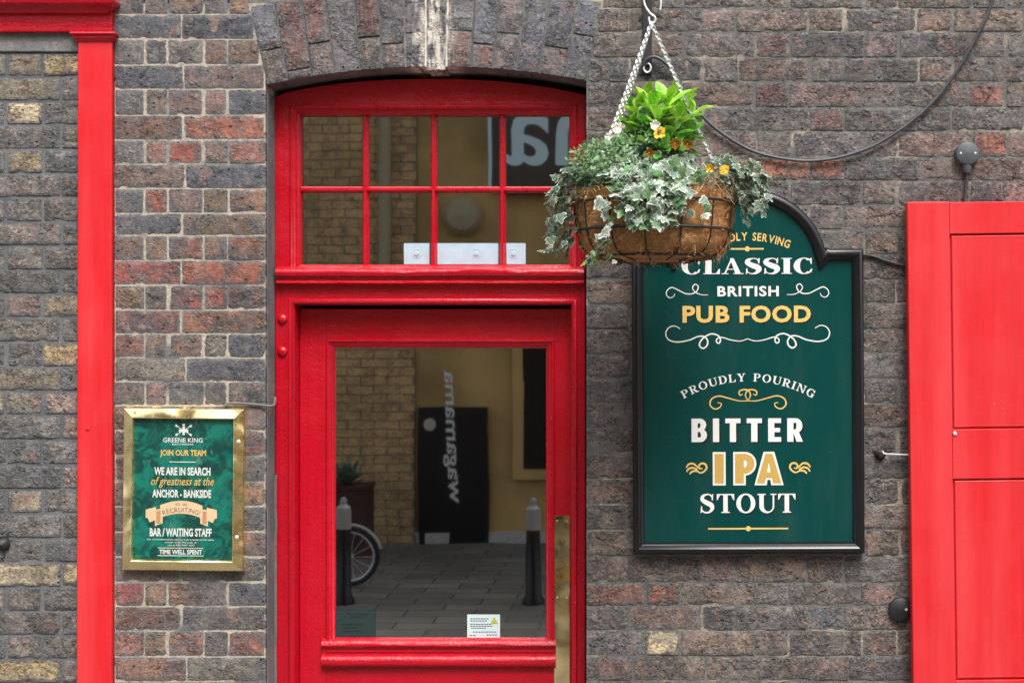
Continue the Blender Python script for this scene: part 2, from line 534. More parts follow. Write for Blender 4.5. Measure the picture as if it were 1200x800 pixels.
LIB = {}
def brick_lib(key, rough, mat):
    L = {}
    for kind, w, nx in (('s', 0.225, 26), ('h', 0.105, 13), ('c', 0.065, 8)):
        L[kind] = []
        for k in range(9 if kind != 'c' else 4):
            me = unit_brick('brick_' + kind, w, 0.068, 0.115, k + 1 + hash_small(key) * 20, rough, nx, 8)
            me.materials.append(mat)
            L[kind].append((me, w))
    LIB[key] = L
def hash_small(s): return sum(ord(c) for c in s) % 17
brick_lib('a', 0.7, M['brick_a'])
brick_lib('b', 1.5, M['brick_b'])
brick_lib('c', 1.0, M['brick_c'])

def place_brick(lib, parent, x0, x1, y0, y1, joint, colour, jit=1.0, flipdeep=False):
    """brick filling pixel rect (x0,x1)x(y0,y1) less the joint (metres)"""
    w = (x1 - x0) * S - joint; h = (y1 - y0) * S - joint
    kind = 's' if w > 0.165 else ('h' if w > 0.082 else 'c')
    me, nw = rnd.choice(LIB[lib][kind])
    o = bpy.data.objects.new('brick', me)
    COL.objects.link(o)
    c = P((x0 + x1) / 2, (y0 + y1) / 2, 0)
    o.parent = parent
    o.location = c - origin(parent) + Vector((0, rnd.uniform(-0.0014, 0.0004) * jit, 0))
    sx = w / nw; sz = h / 0.068
    if rnd.random() < 0.5:      # turn upside down for variety
        o.rotation_euler = (0, math.pi, 0)
    o.rotation_euler.y += R(rnd.uniform(-0.25, 0.25))
    o.scale = (sx, 1, sz)
    o.color = colour
    return o

def stuff_bricks(parent, rects, joint, mat_cols, name='brick_field'):
    """bricks nobody can pick apart (outside the frame or covered): one joined part, plain bevelled blocks"""
    mb = MB()
    for (x0, x1, y0, y1) in rects:
        a = P(x0, y1); b = P(x1, y0); j = joint / 2
        dy = rnd.uniform(-0.001, 0.002)
        X0, X1, Z0, Z1 = a.x + j, b.x - j, a.z + j, b.z - j
        e = 0.005
        mb.add([(X0, 0.006, Z0), (X1, 0.006, Z0), (X1, 0.006, Z1), (X0, 0.006, Z1),
                (X0+e, dy, Z0+e), (X1-e, dy, Z0+e), (X1-e, dy, Z1-e), (X0+e, dy, Z1-e),
                (X0, 0.05, Z0), (X1, 0.05, Z0), (X1, 0.05, Z1), (X0, 0.05, Z1)],
               [(4,5,6,7),(0,1,5,4),(1,2,6,5),(2,3,7,6),(3,0,4,7),(8,9,1,0),(9,10,2,1),(10,11,3,2),(11,8,0,3)])
    o = mb.build(name, mat_cols, parent)
    o['kind'] = 'stuff'
    o.color = lin(92, 80, 77)
    return o

def pal(*cols): return [lin(*c) for c in cols]
PAL_A = pal((132,112,94),(140,112,92),(124,98,86),(92,92,98),(98,98,104),(112,104,102),(126,108,104),(130,112,104),(134,106,100),(104,102,102),(118,106,102),(142,106,98),(114,112,110),(122,116,106))
PAL_B = pal((126,110,98),(120,100,92),(90,88,90),(94,89,87),(114,95,89),(110,101,97),(101,97,96),(120,105,99),(113,101,96),(98,95,95),(124,107,96),(107,99,97),(108,103,96),(121,102,98))
PAL_C = pal((150,138,118),(104,104,106),(96,97,100),(134,116,108),(112,110,108),(124,118,108),(114,110,104),(138,128,112),(108,106,104),(122,112,106),(146,132,112),(116,110,106),(132,118,112))
ORANGE = lin(166, 104, 84); BRICKRED = lin(150, 84, 74); TAN = lin(176, 156, 116); CREAM = lin(196, 180, 146)
PINK = lin(142, 100, 96); SLATE = lin(92, 95, 102)

def colour_for(palette, x, y, overrides):
    for (ox, oy, c) in overrides:
        if abs(ox - x) < 14 and abs(oy - y) < 13: return c
    c = rnd.choice(palette)
    f = rnd.uniform(0.74, 1.20)
    return (c[0]*f, c[1]*f, c[2]*f, 1)

IN = lambda x0, x1, y0, y1: x1 > -6 and x0 < 1206 and y1 > -6 and y0 < 806
GROUND_PY = HY + E / S     # pixel row of the street on the wall plane

# --- narrow panel of yellowish stock bricks left of the pilaster
wl = thing('brick_wall', 'narrow panel of grey and tan stock bricks left of the red pilaster', 'wall', P(-30, GROUND_PY))
b = MB()
a0 = P(-220, GROUND_PY + 60); a1 = P(112, 20)
b.box((a0.x, 0.0030, a0.z), (a1.x, 0.30, a1.z))
b.build('mortar', M['mortar_c'], wl)
ovC = [(72,78,TAN),(28,135,CREAM),(28,191,lin(140,126,100)),(45,332,PINK),(70,485,PINK),(22,668,CREAM),(70,668,CREAM),(65,728,CREAM),(70,345,lin(150,136,112)),(60,410,TAN),(20,790,TAN),(65,790,lin(160,138,120))]
rects = []
y = 62.0 - 28.6 * 1; r = 0
rows = []
while y < GROUND_PY:
    y2 = y + 28.6 + rnd.uniform(-0.8, 0.8)
    rows.append((y, y2)); y = y2
for r, (y0, y1) in enumerate(rows):
    xs = [-218, -134, -48, 7, 50, 96] if r % 2 == 1 else [-190, -103, -12, 71, 96]
    if r % 2 == 0: xs = [-190, -103, -14, 71.5, 96]
    for i in range(len(xs) - 1):
        x0, x1 = xs[i] + rnd.uniform(-1.5, 1.5), xs[i+1] + rnd.uniform(-1.5, 1.5)
        if IN(x0, x1, y0, y1): place_brick('c', wl, x0, x1, y0, y1, 0.0095, colour_for(PAL_C, (x0+x1)/2, (y0+y1)/2, ovC))
        else: rects.append((x0, x1, y0, y1))
stuff_bricks(wl, rects, 0.0105, M['brick_c'])
b = MB(); q0 = P(-215, 61, 0); q1 = P(92, 37, 0)
b.box((q0.x, -0.004, q0.z), (q1.x, 0.02, q1.z)); b.build('cement_band', mortar_mat('grey_cement_band', (0.20, 0.20, 0.195), (0.28, 0.27, 0.255), 0.5), wl, bevel=0.003)

# --- pier between pilaster and doorway
wp = thing('brick_wall', 'tall pier of dark red-grey bricks with pale joints between pilaster and doorway', 'wall', P(222, GROUND_PY))
b = MB()
a0 = P(134.2, GROUND_PY + 60); a1 = P(310.8, 4)
b.box((a0.x, 0.0016, a0.z), (a1.x, 0.30, a1.z))
b.build('mortar', M['mortar_a'], wp)
ovA = [(268,149,ORANGE),(216,178,BRICKRED),(183,235,lin(172,98,82)),(282,178,lin(150,104,90)),(290,235,lin(146,108,88)),
       (175,319,BRICKRED),(268,319,lin(162,100,84)),(219,348,lin(158,92,84)),(265,377,lin(150,104,80)),(175,376,lin(120,84,80)),
       (219,290,lin(128,92,84)),(290,290,lin(150,102,84)),(300,752,ORANGE),(150,697,lin(140,86,80)),(215,752,lin(156,112,92)),
       (170,790,lin(136,106,94)),(176,90,SLATE),(262,206,SLATE),(172,34,SLATE),(255,34,lin(74,76,84)),(290,120,SLATE),(260,348,lin(150,96,86)),(310,610,lin(160,84,78)),
       (295,335,SLATE),(290,405,SLATE),(175,263,SLATE)]
b = MB(); q0 = P(311.5, GROUND_PY); q1 = P(313.0, 108)
b.box((q0.x, 0.010, q0.z), (q1.x, 0.0975, q1.z)); b.build('reveal_render', M['mortar_c'], wp, bevel=0.002)
rects = []
ymarks = [-127,-98,-69.5,-41,-12, 16.9, 46, 76, 104.5, 135, 164, 192.5, 221, 249.7, 276, 305, 334, 363, 391, 419, 447, 475, 504, 534, 564, 593, 623, 652, 682, 710, 739, 769, 798]
while ymarks[-1] < GROUND_PY: ymarks.append(ymarks[-1] + 29)
for r in range(len(ymarks) - 1):
    y0, y1 = ymarks[r], ymarks[r+1]
    ym = (y0 + y1) / 2
    xr = 312.0 if ym > 101 else 312 - (101 - ym) * 0.2
    if ym < -14: xr = 640 if ym < -20 else 300
    if ym < -20: continue
    if r % 2 == 1: xs = [128, 214 + rnd.uniform(-3, 5), xr]
    else: xs = [128, 169.5, 196.5, 238.5, 267, xr]
    for i in range(len(xs) - 1):
        x0 = xs[i] + (rnd.uniform(-1.2, 1.2) if i else rnd.uniform(4.2, 6.4)); x1 = xs[i+1] + (rnd.uniform(-1.2, 1.2) if i < len(xs)-2 else 0)
        if IN(x0, x1, y0, y1): place_brick('a', wp, x0, x1, y0, y1, 0.0048, tuple(q_ * .86 for q_ in colour_for(PAL_A, (x0+x1)/2, ym, ovA)))
        else: rects.append((x0, x1, y0, y1))
stuff_bricks(wp, rects, 0.0075, M['brick_a'])

# --- wall right of the doorway, Flemish bond
wr = thing('brick_wall', 'large wall of rugged dark purple-brown bricks right of the red doorway', 'wall', P(940, GROUND_PY))
b = MB()
a0 = P(687.2, GROUND_PY + 60); a1 = P(1420, -14)
b.box((a0.x, 0.0020, a0.z), (a1.x, 0.30, a1.z))
b.build('mortar', M['mortar_b'], wr)
ovB = [(930,724,lin(178,96,74)),(1035,52,lin(126,100,98)),(880,665,lin(110,86,78)),(760,695,lin(150,98,80)),(785,695,lin(150,98,80)),(910,198,lin(156,104,88)),(972,198,lin(146,100,88)),(975,139,lin(136,98,94)),(1165,171,lin(150,92,80)),(1160,110,lin(140,96,88)),
       (900,110,lin(104,76,76)),(905,52,lin(112,80,76)),(796,753,CREAM),(985,753,lin(150,106,98)),(880,695,lin(120,88,82)),
       (730,783,lin(142,112,86)),(733,782,lin(142,112,86)),(1180,110,lin(140,90,82)),(1195,171,lin(146,94,84)),(970,724,SLATE),
       (735,38,lin(150,128,100)),(770,753,CREAM),(715,695,lin(130,92,80)),(1060,100,lin(118,88,78)),(800,20,lin(120,88,82)),(1180,228,lin(150,118,92))]
ymr = [-18, 10, 37.5, 67.5, 96, 125.6, 153.5, 184, 211.5, 240, 269, 298, 327, 356, 385, 414, 443, 472, 501, 531, 561, 591, 621, 651, 682, 709, 738, 768, 797]
while ymr[-1] < GROUND_PY: ymr.append(ymr[-1] + 29)
rects = []
for r in range(len(ymr) - 1):
    y0, y1 = ymr[r], ymr[r+1]; ym = (y0 + y1) / 2
    xl = 686.5 if ym > 93 else 686.5 + (93 - ym) * 0.2
    xs = []
    if r % 2 == 1: base, x = 949, 949 - 126 * 3
    else: base, x = 886, 886 - 126 * 2
    while x < 1400:
        xs += [x, x + 40.5]; x += 126
    sh = rnd.uniform(-5, 5) if ym > 600 else rnd.uniform(-1.5, 1.5)
    xs = [q + sh for q in xs if q + sh > xl + 17]
    xs = [xl] + xs
    for i in range(len(xs) - 1):
        x0 = xs[i] + (rnd.uniform(-2, 2) if i else 0); x1 = xs[i+1] + rnd.uniform(-2, 2)
        hidden = (x0 > 752 and x1 < 1004 and y0 > 304 and y1 < 640) or (x0 > 1072 and y0 > 240) or (x0 > 812 and x1 < 944 and y0 > 240 and y1 < 640)
        if IN(x0, x1, y0, y1) and not hidden:
            place_brick('b', wr, x0, x1, y0, y1, 0.0044, colour_for(PAL_B, (x0+x1)/2, ym, ovB), 1.6)
        else: rects.append((x0, x1, y0, y1))
stuff_bricks(wr, rects, 0.0075, M['brick_b'])

# --- segmental arch over the doorway
wa = thing('brick_arch', 'segmental arch of radiating dark bricks with white lime streak over the doorway', 'arch', P(499, 101))
AC = (499.0, 1009.0); AR = 930.0
def intr(x):   # intrados row at column x; right springing sits a little higher
    yy = AC[1] - math.sqrt(AR * AR - (x - AC[0]) ** 2)
    return yy + (x - 499) / 187 * -2.5
vj = [312, 338, 366, 392, 422, 448.5, 475.5, 499, 523, 552, 578, 605, 632, 661, 686.5]
TH = 96.0
def radial(x, tfrac):
    yb = intr(x)
    dx, dy = x - AC[0], yb - AC[1]
    L = math.hypot(dx, dy)
    return (x + dx / L * TH * tfrac, yb + dy / L * TH * tfrac)
b = MB()
poly = [P(*radial(312 + 374.5 * k / 24, 0.01)) for k in range(25)] + [P(*radial(686.5 - 374.5 * k / 24, 1.3)) for k in range(25)]
b.prism([(p.x, p.z) for p in poly], 0.0028, 0.30)
b.build('mortar', mortar_mat('mortar_arch', (0.135, 0.135, 0.135), (0.26, 0.24, 0.21), 0.54, 0.7, True), wa)
PAL_V = pal((104,102,106),(98,100,108),(114,104,104),(102,102,110),(118,108,104))
vseed = [0]
def voussoir(xa, xb, t0, t1, colour):
    gap = 0.0062
    nx, nz = 8, 12
    q = [P(*radial(xa, t0)), P(*radial(xb, t0)), P(*radial(xb, t1)), P(*radial(xa, t1))]
    c = (q[0] + q[1] + q[2] + q[3]) / 4
    vseed[0] += 1; sd = vseed[0]
    L1 = (q[1] - q[0]).length; L2 = (q[3] - q[0]).length
    def at(u, v):
        u = gap / 2 / L1 + u * (1 - gap / L1); v = gap / 2 / L2 + v * (1 - gap / L2)
        return q[0].lerp(q[1], u).lerp(q[3].lerp(q[2], u), v) - c
    vs, fs, eat = [], [], []
    for i in range(nx + 1):
        for j in range(nz + 1):
            u, v = i / nx, j / nz
            uj = u + noise.noise(Vector((v * 4, sd * 2.3, i))) * 0.025
            vj_ = v + noise.noise(Vector((u * 4, sd * 1.3, j + 9))) * 0.015
            if 0 < i < nx: uj = u
            if 0 < j < nz: vj_ = v
            p = at(uj, vj_)
            ed = min(u * L1, (1-u) * L1, v * L2, (1-v) * L2)
            p.y = noise.fractal(Vector((p.x * 26 + sd, sd, p.z * 26)), 0.9, 2, 4) * 0.0022
            eat.append(max(0.0, 1 - ed / 0.018))
            if ed < 0.009: p.y += 0.0022 * (1 - ed / 0.009) ** 2 + max(0, noise.noise(Vector((p.x*40+sd, p.z*40, sd))) - .1) * 0.006
            vs.append(tuple(p))
    ix = lambda i, j: i * (nz + 1) + j
    for i in range(nx):
        for j in range(nz): fs.append((ix(i,j), ix(i+1,j), ix(i+1,j+1), ix(i,j+1)))
    per = [ix(i,0) for i in range(nx+1)] + [ix(nx,j) for j in range(1,nz+1)] + [ix(i,nz) for i in range(nx-1,-1,-1)] + [ix(0,j) for j in range(nz-1,0,-1)]
    bs = len(vs)
    for k in per: vs.append((vs[k][0], 0.112, vs[k][2]))
    n = len(per)
    for k in range(n): fs.append((per[(k+1) % n], per[k], bs + k, bs + (k+1) % n))
    me = bpy.data.meshes.new('brick')
    me.from_pydata(vs, [], fs)
    ea = me.attributes.new('edge', 'FLOAT', 'POINT'); ea.data.foreach_set('value', eat + [1.0] * (len(vs) - len(eat)))
    me.polygons.foreach_set('use_smooth', [True] * len(me.polygons))
    me.set_sharp_from_angle(angle=R(50))
    me.materials.append(M['brick_arch'])
    o = bpy.data.objects.new('brick', me)
    COL.objects.link(o)
    o.parent = wa
    o.location = c - origin(wa) + Vector((0, rnd.uniform(-0.0050, -0.0030), 0))
    o.color = colour
for k in range(14):
    xa, xb = vj[k], vj[k+1]
    cut = [0.42, 0.12, 0.40, None, 0.40, 0.30, 0.42, None, 0.45, 0.30, 0.45, None, 0.35, 0.55][k]
    cc = lambda: colour_for(PAL_V, 0, 0, [])
    top = 0.985
    low = 0.0 if k != 7 else -0.04
    if cut is None: voussoir(xa, xb, low, top, cc())
    else:
        voussoir(xa, xb, low, cut, lin(120, 92, 88) if k in (8, 9) else cc()); voussoir(xa, xb, cut, top, lin(112, 84, 82) if k in (1, 2, 4) else cc())
# brickwork above the arch, outside the picture
wt = thing('brick_wall', 'upper wall of dark bricks above the arch and the wall panels', 'wall', P(500, -14))
b = MB()
a0 = P(-220, -15); a1 = P(1420, -1100)
b.box((a0.x, 0.0065, P(0, -41).z), (a1.x, 0.30, a1.z))
b.build('mortar', M['mortar_b'], wt)
rects = []
y = -41.0; r = 0
while y > -330:
    x = -215 + (63 if r % 2 else 0)
    while x < 1400:
        rects.append((x, x + 86, y - 29, y)); rects.append((x + 86, x + 126, y - 29, y)); x += 126
    y -= 29; r += 1
stuff_bricks(wt, rects, 0.0075, M['brick_b'])

# ------------------------------------------------------------------ street and houses opposite (seen in the glass)
b = MB(); b.box((-60, -60, -0.3), (60, 60, 0.0))
def paving_mat():
    t = NT('dark_stone_paving')
    pos = t.pos()
    br = t.n('ShaderNodeTexBrick', {'Color1': (0.13, 0.122, 0.112, 1), 'Color2': (0.22, 0.205, 0.185, 1), 'Mortar': (0.03, 0.03, 0.03, 1), 'Scale': 1.0, 'Mortar Size': 0.008, 'Brick Width': 0.45, 'Row Height': 0.22, 'Bias': -0.2})
    t.set(br.inputs['Vector'], pos)
    c = t.mix(t.ramp(t.noise(pos, 1.3, 5), 0.35, 0.7, 0, 0.6), br.outputs[0], (0.07, 0.064, 0.057))
    t.bsdf(Base_Color=c, Roughness=0.7, Normal=t.bump(br.outputs['Fac'], 0.4, -0.006))
    return t.m
g = b.build('ground', paving_mat()); g['kind'] = 'structure'

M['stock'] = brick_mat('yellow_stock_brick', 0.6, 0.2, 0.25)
M['stock_mortar'] = mortar_mat('stock_mortar', (0.40, 0.36, 0.29), (0.30, 0.27, 0.22), 0.5)
M['ochre'] = simple('ochre_render', lin(188, 156, 100), 0.8, var=0.3, vscale=1.2)
M['dark_panel'] = simple('black_cladding', lin(16, 15, 16), 0.35)
M['white_trim'] = simple('white_painted_plinth', lin(190, 188, 180), 0.6, var=0.1)
M['grey_pipe'] = simple('grey_drainpipe', lin(165, 165, 160), 0.5)
M['pipe_tan'] = simple('stone_coloured_drainpipe', lin(172, 158, 128), 0.5)
M['fascia'] = simple('dark_brown_fascia', lin(78, 68, 58), 0.5)
M['corten'] = simple('rust_brown_planter', lin(72, 42, 34), 0.7, var=0.3, vscale=12)
M['lightblue'] = simple('pale_blue_letters', lin(214, 240, 246), 0.5)

GLASS_Y = 0.165
def V(px, py, ratio):
    """where a thing must really stand so that the door glass mirrors it at (px,py); ratio = distance over D"""
    dep = D * ratio
    k = S * ratio
    return Vector((XC + (px - HX) * k, 2 * GLASS_Y - (dep - D), E + (HY - py) * k))
RW = 2.9
FY = V(0, 0, RW).y
xb0 = V(250, 0, RW).x; xb1 = V(488, 0, RW).x; xo1 = V(900, 0, RW).x
hb = thing('brick_building', 'yellow stock brick building across the street, mirrored in the door glass', 'building', (xb0 - 2, FY, 0))
b = MB(); b.box((xb0 - 5, FY - 4, -0.05), (xb1, FY, 7.2)); b.build('wall', M['stock_mortar'], hb)
mb = MB(); z = 0.0; r = 0
cols = []
while z < 5.2:
    x = xb0 - 0.3 + (0.115 if r % 2 else 0)
    while x < xb1 - 0.02:
        dy = rnd.uniform(0.002, 0.009)
        mb.box((x, FY, z), (min(x + 0.22, xb1 + 0.002), FY + dy + 0.004, z + 0.068)); x += 0.232
    z += 0.0775; r += 1
fb = mb.build('brick_field', M['stock'], hb); fb['kind'] = 'stuff'; fb.color = lin(216, 178, 122)
b = MB(); b.tube([(xb1 - 0.26, FY + 0.06, 2.2), (xb1 - 0.26, FY + 0.06, 7.0)], 0.055, 12); b.build('drainpipe', M['pipe_tan'], hb, smooth=True)
b = MB(); b.box((xb0 - 5.1, FY - 4.1, 7.2), (xb1 - 0.003, FY + 0.12, 7.4)); b.build('coping', M['white_trim'], hb)

ho = thing('rendered_building', 'ochre rendered restaurant front across the street, mirrored in the glass', 'building', (xb1 + 3, FY, 0))
b = MB(); b.box((xb1 + 0.003, FY - 4, -0.05), (xo1 + 6, FY - 0.03, 7.0)); b.build('wall', M['ochre'], ho)
b = MB(); b.box((xb1 + 0.01, FY - 0.028, 0.0), (xo1 + 6, FY + 0.03, 0.10)); b.build('plinth', M['white_trim'], ho)
a = V(493, 477, RW); c2 = V(574, 643, RW)
b = MB(); b.box((a.x, FY - 0.028, 0.0), (c2.x, FY + 0.05, a.z)); b.build('door', M['dark_panel'], ho)
# tall window right of the dark door
def windowed(parent, x0, x1, z0, z1):
    b = MB(); b.sweep([(x1, z0), (x0, z0), (x0, z1), (x1, z1)], [(0, FY - 0.03), (0, FY + 0.04), (-0.09, FY + 0.04), (-0.09, FY - 0.03)])
    w = b.build('window', M['ochre'], parent)
    b = MB(); b.box((x0, FY - 0.029, z0), (x1, FY - 0.012, z1)); b.build('pane', M['dark_panel'], w)
a = V(603, 560, RW); c2 = V(690, 395, RW)
windowed(ho, a.x, c2.x, a.z, c2.z)
# fascia panel with big pale letters (upper right of the fanlight reflection)
def V2(px, py): return V(px, py, RW - 0.02)
a = V2(578, 225); c2 = V2(920, 110)
b = MB(); b.box((a.x, FY - 0.02, a.z), (c2.x, FY + 0.10, c2.z + 0.25)); fas = b.build('fascia', M['fascia'], ho)
b = MB(); b.box((a.x - 0.03, FY - 0.02, a.z), (a.x - 0.003, FY + 0.14, c2.z + 0.25)); b.build('fascia_edge', M['lightblue'], ho)

def text_geo(body, bold=0.0, shear=0.0, spacing=1.0, res=3):
    cu = bpy.data.curves.new('t', 'FONT')
    cu.body = body; cu.offset = bold; cu.shear = shear; cu.space_character = spacing
    cu.resolution_u = res; cu.fill_mode = 'FRONT'
    cu.dimensions = '2D'
    o = bpy.data.objects.new('t', cu)
    COL.objects.link(o)
    dg = bpy.context.evaluated_depsgraph_get()
    me = bpy.data.meshes.new_from_object(o.evaluated_get(dg))
    vs = [(v.co.x, v.co.y) for v in me.vertices]; fs = [tuple(p.vertices) for p in me.polygons]
    bpy.data.objects.remove(o); bpy.data.curves.remove(cu); bpy.data.meshes.remove(me)
    return vs, fs

def bbox2(vs):
    xs = [v[0] for v in vs]; ys = [v[1] for v in vs]
    return min(xs), max(xs), min(ys), max(ys)

# letters on the fascia face the pub (towards +Y): the mirror turns them round
vs_, fs_ = text_geo('wagamama', 0.012)
x0_, x1_, y0_, y1_ = bbox2(vs_)
# the letters' left-to-right runs along -X when read from the pub side
lh = V2(0, 133).z - V2(0, 200).z
xr = V2(566, 0).x           # mirrored end of the visible part
sc_ = lh / 0.52
# line up so that the letters 'm','a' near the end of the word show in the last pane
mb = MB()
shift = V2(590, 0).x
wid = (x1_ - x0_) * sc_
mb.add([(shift + wid - (v[0] - x0_) * sc_, FY + 0.106, V2(0, 198).z + v[1] * sc_) for v in vs_], fs_)
mb.build('fascia_lettering', M['lightblue'], ho)
# tall upright lettering on the dark door
mb = MB()
hh = V(0, 434, RW).z - V(0, 587, RW).z
sc_ = hh / (x1_ - x0_)
cx_ = V(533, 0, RW).x
mb.add([(cx_ - 0.05 + v[1] * sc_ * 0.62, FY + 0.056, V(0, 587, RW).z + (v[0] - x0_) * sc_) for v in vs_], [tuple(reversed(f)) for f in fs_])
mb.v = [Vector((v.x + (v.z - 1.0) * -0.03, v.y, v.z)) for v in mb.v]
mb.build('door_lettering', M['white'], ho)
a = V(501, 632, RW); c2 = V(528, 645, RW)
b = MB(); b.box((a.x, FY + 0.052, 0.006), (c2.x, FY + 0.075, 0.10)); b.build('kick_plate', M['white_trim'], ho)
b = MB(); p = V(507, 497, RW); b.lathe((p.x, FY + 0.053, p.z), [(0.055, 0), (0.055, -0.01), (0, -0.012)], 16, 'Y'); b.build('door_disc', M['white_trim'], ho)
b = MB(); p = V(540, 256, RW); b.lathe((p.x, FY - 0.028, p.z), [(0.17, 0), (0.17, -0.08), (0.12, -0.14), (0, -0.16)], 24, 'Y'); b.build('bulkhead_lamp', M['pipe_tan'], ho, smooth=True)
b = MB(); b.box((xb1 + 0.003, FY - 4.1, 7.0), (xo1 + 6.1, FY + 0.1, 7.2)); b.build('coping', M['white_trim'], ho)

# bollards
def bollard(px, label):
    p = V(px, 700, 2.2); p.z = 0
    t = thing('bollard', label, 'bollard', p, 'bollards on the street edge')
    b = MB(); b.lathe(p, [(0.075, 0), (0.075, 0.03), (0.052, 0.06), (0.048, 0.50)], 20); b.build('post', M['black_gloss'], t, smooth=True)
    b = MB(); b.lathe(p, [(0.051, 0.50), (0.051, 0.63)], 20); b.build('reflective_band', M['grey_pipe'], t, smooth=True)
    b = MB(); b.lathe(p, [(0.049, 0.63), (0.047, 0.645), (0.030, 0.66), (0.022, 0.67), (0.026, 0.69), (0.016, 0.71), (0, 0.715)], 20); b.build('cap', M['grey_pipe'], t, smooth=True)
bollard(404, 'black bollard with pale band, mirrored at left of the door glass')
bollard(626, 'black bollard with pale band, mirrored at right of the door glass')

# planter with agave
p = V(409, 0, 2.72); pz = V(0, 567, 2.72).z
t = thing('planter', 'tall square rust-brown planter mirrored at left of the door glass', 'planter', (p.x, p.y, 0))
b = MB(); h_ = 0.19
b.box((p.x - h_, p.y - h_, 0), (p.x + h_, p.y + h_, pz - 0.03)); b.build('tub', M['corten'], t)
b = MB(); b.sweep([(p.x + h_ + .01, pz - .03), (p.x - h_ - .01, pz - .03), (p.x - h_ - .01, pz), (p.x + h_ + .01, pz)], [(0, p.y + h_ + .01), (0, p.y - h_ - .01)])
b = MB(); b.box((p.x - h_ - .012, p.y - h_ - .012, pz - 0.03), (p.x + h_ + .012, p.y + h_ + .012, pz)); b.build('rim', M['corten'], t)
ag = thing('agave_plant', 'spiky grey-green agave growing in the rust-brown planter', 'plant', (p.x, p.y, pz))
def agave_mat():
    tt = NT('agave_leaf'); tt.bsdf(Base_Color=tt.mix(tt.noise(tt.pos(), 30), (0.07, 0.16, 0.08), (0.2, 0.3, 0.2)), Roughness=0.5); return tt.m
M['agave'] = agave_mat()
for k in range(26):
    az = k * 2.399; el = 0.35 + 1.1 * (k / 26)
    L = rnd.uniform(0.2, 0.3)
    d = Vector((math.cos(az) * math.cos(el), math.sin(az) * math.cos(el), math.sin(el)))
    s = d.cross(Vector((0, 0, 1))).normalized() * 0.022
    o0 = Vector((p.x, p.y, pz))
    mb = MB(); mb.add([o0 - s, o0 + s, o0 + d*L*.55 + s*1.2, o0 + d*L*.55 - s*1.2, o0 + d*L - Vector((0,0,.02)), o0 + d*L*.5 - Vector((0,0,.015))], [(0,1,5),(1,2,5),(2,3,5),(3,0,5),(3,2,4)])
    mb.build('leaf', M['agave'], ag)

# bicycle half hidden behind the door stile
wc = V(411, 657, 2.36); WR = 0.215; wc.z = WR
t = thing('bicycle', 'small-wheeled dark bicycle with pale mudguard mirrored in the door glass', 'bicycle', (wc.x - 0.45, wc.y, 0))
for cx in (wc.x, wc.x - 0.95):
    c_ = Vector((cx, wc.y, WR))
    circ = lambda r: [c_ + Vector((r*math.cos(a*math.pi/16), 0, r*math.sin(a*math.pi/16))) for a in range(33)]
    b = MB(); b.tube(circ(WR - 0.018), 0.018, 8, False); w = b.build('wheel', M['dark_panel'], t, smooth=True)
    b = MB(); b.tube(circ(WR - 0.04), 0.009, 6, False); b.build('rim', M['steel'], w, smooth=True)
    for k in range(14):
        a_ = 2*math.pi*k/14
        b = MB(); b.tube([c_ + Vector((0, 0.01*(-1)**k, 0)), c_ + Vector(((WR-.04)*math.cos(a_), 0, (WR-.04)*math.sin(a_)))], 0.0022, 5); b.build('spoke', M['steel'], w)
    b = MB(); b.tube([c_ + Vector((0, -.05, 0)), c_ + Vector((0, .05, 0))], 0.022, 10); b.build('hub', M['steel'], w, smooth=True)
    b = MB(); b.tube([c_ + Vector(((WR+.014)*math.cos(R(a)), 0, (WR+.014)*math.sin(R(a)))) for a in range(15, 150, 9)], 0.012, 6); b.build('mudguard', M['white_trim'], t, smooth=True)
f0, f1 = Vector((wc.x, wc.y, WR)), Vector((wc.x - .95, wc.y, WR))
hd = f0 + Vector((-.16, 0, .55)); st = f1 + Vector((.25, 0, .5)); bbk = f1 + Vector((.42, 0, .05))
b = MB()
b.tube([f0 + Vector((0, .06, 0)), hd], 0.014, 8); b.tube([hd, bbk], 0.018, 8); b.tube([bbk, st], 0.016, 8); b.tube([hd - Vector((0,0,.05)), st - Vector((0,0,.1))], 0.016, 8)
b.tube([f1 + Vector((0, .06, 0)), bbk], 0.012, 8); b.tube([f1 + Vector((0, .06, 0)), st], 0.010, 8); b.tube([st, st + Vector((-.06, 0, .25))], 0.013, 8); b.tube([hd, hd + Vector((-.05, 0, .3))], 0.014, 8)
b.build('frame', M['dark_panel'], t, smooth=True)
b = MB(); q = hd + Vector((-.05, 0, .3)); b.tube([q + Vector((0, -.26, 0)), q + Vector((0, .26, 0))], 0.012, 8); b.build('handlebar', M['dark_panel'], t, smooth=True)
b = MB(); q = st + Vector((-.06, 0, .27)); b.tube([q + Vector((-.14, 0, .01)), q + Vector((-.02, 0, .01)), q + Vector((.13, 0, 0))], [0.07, 0.05, 0.018], 10); b.build('saddle', M['dark_panel'], t, smooth=True)

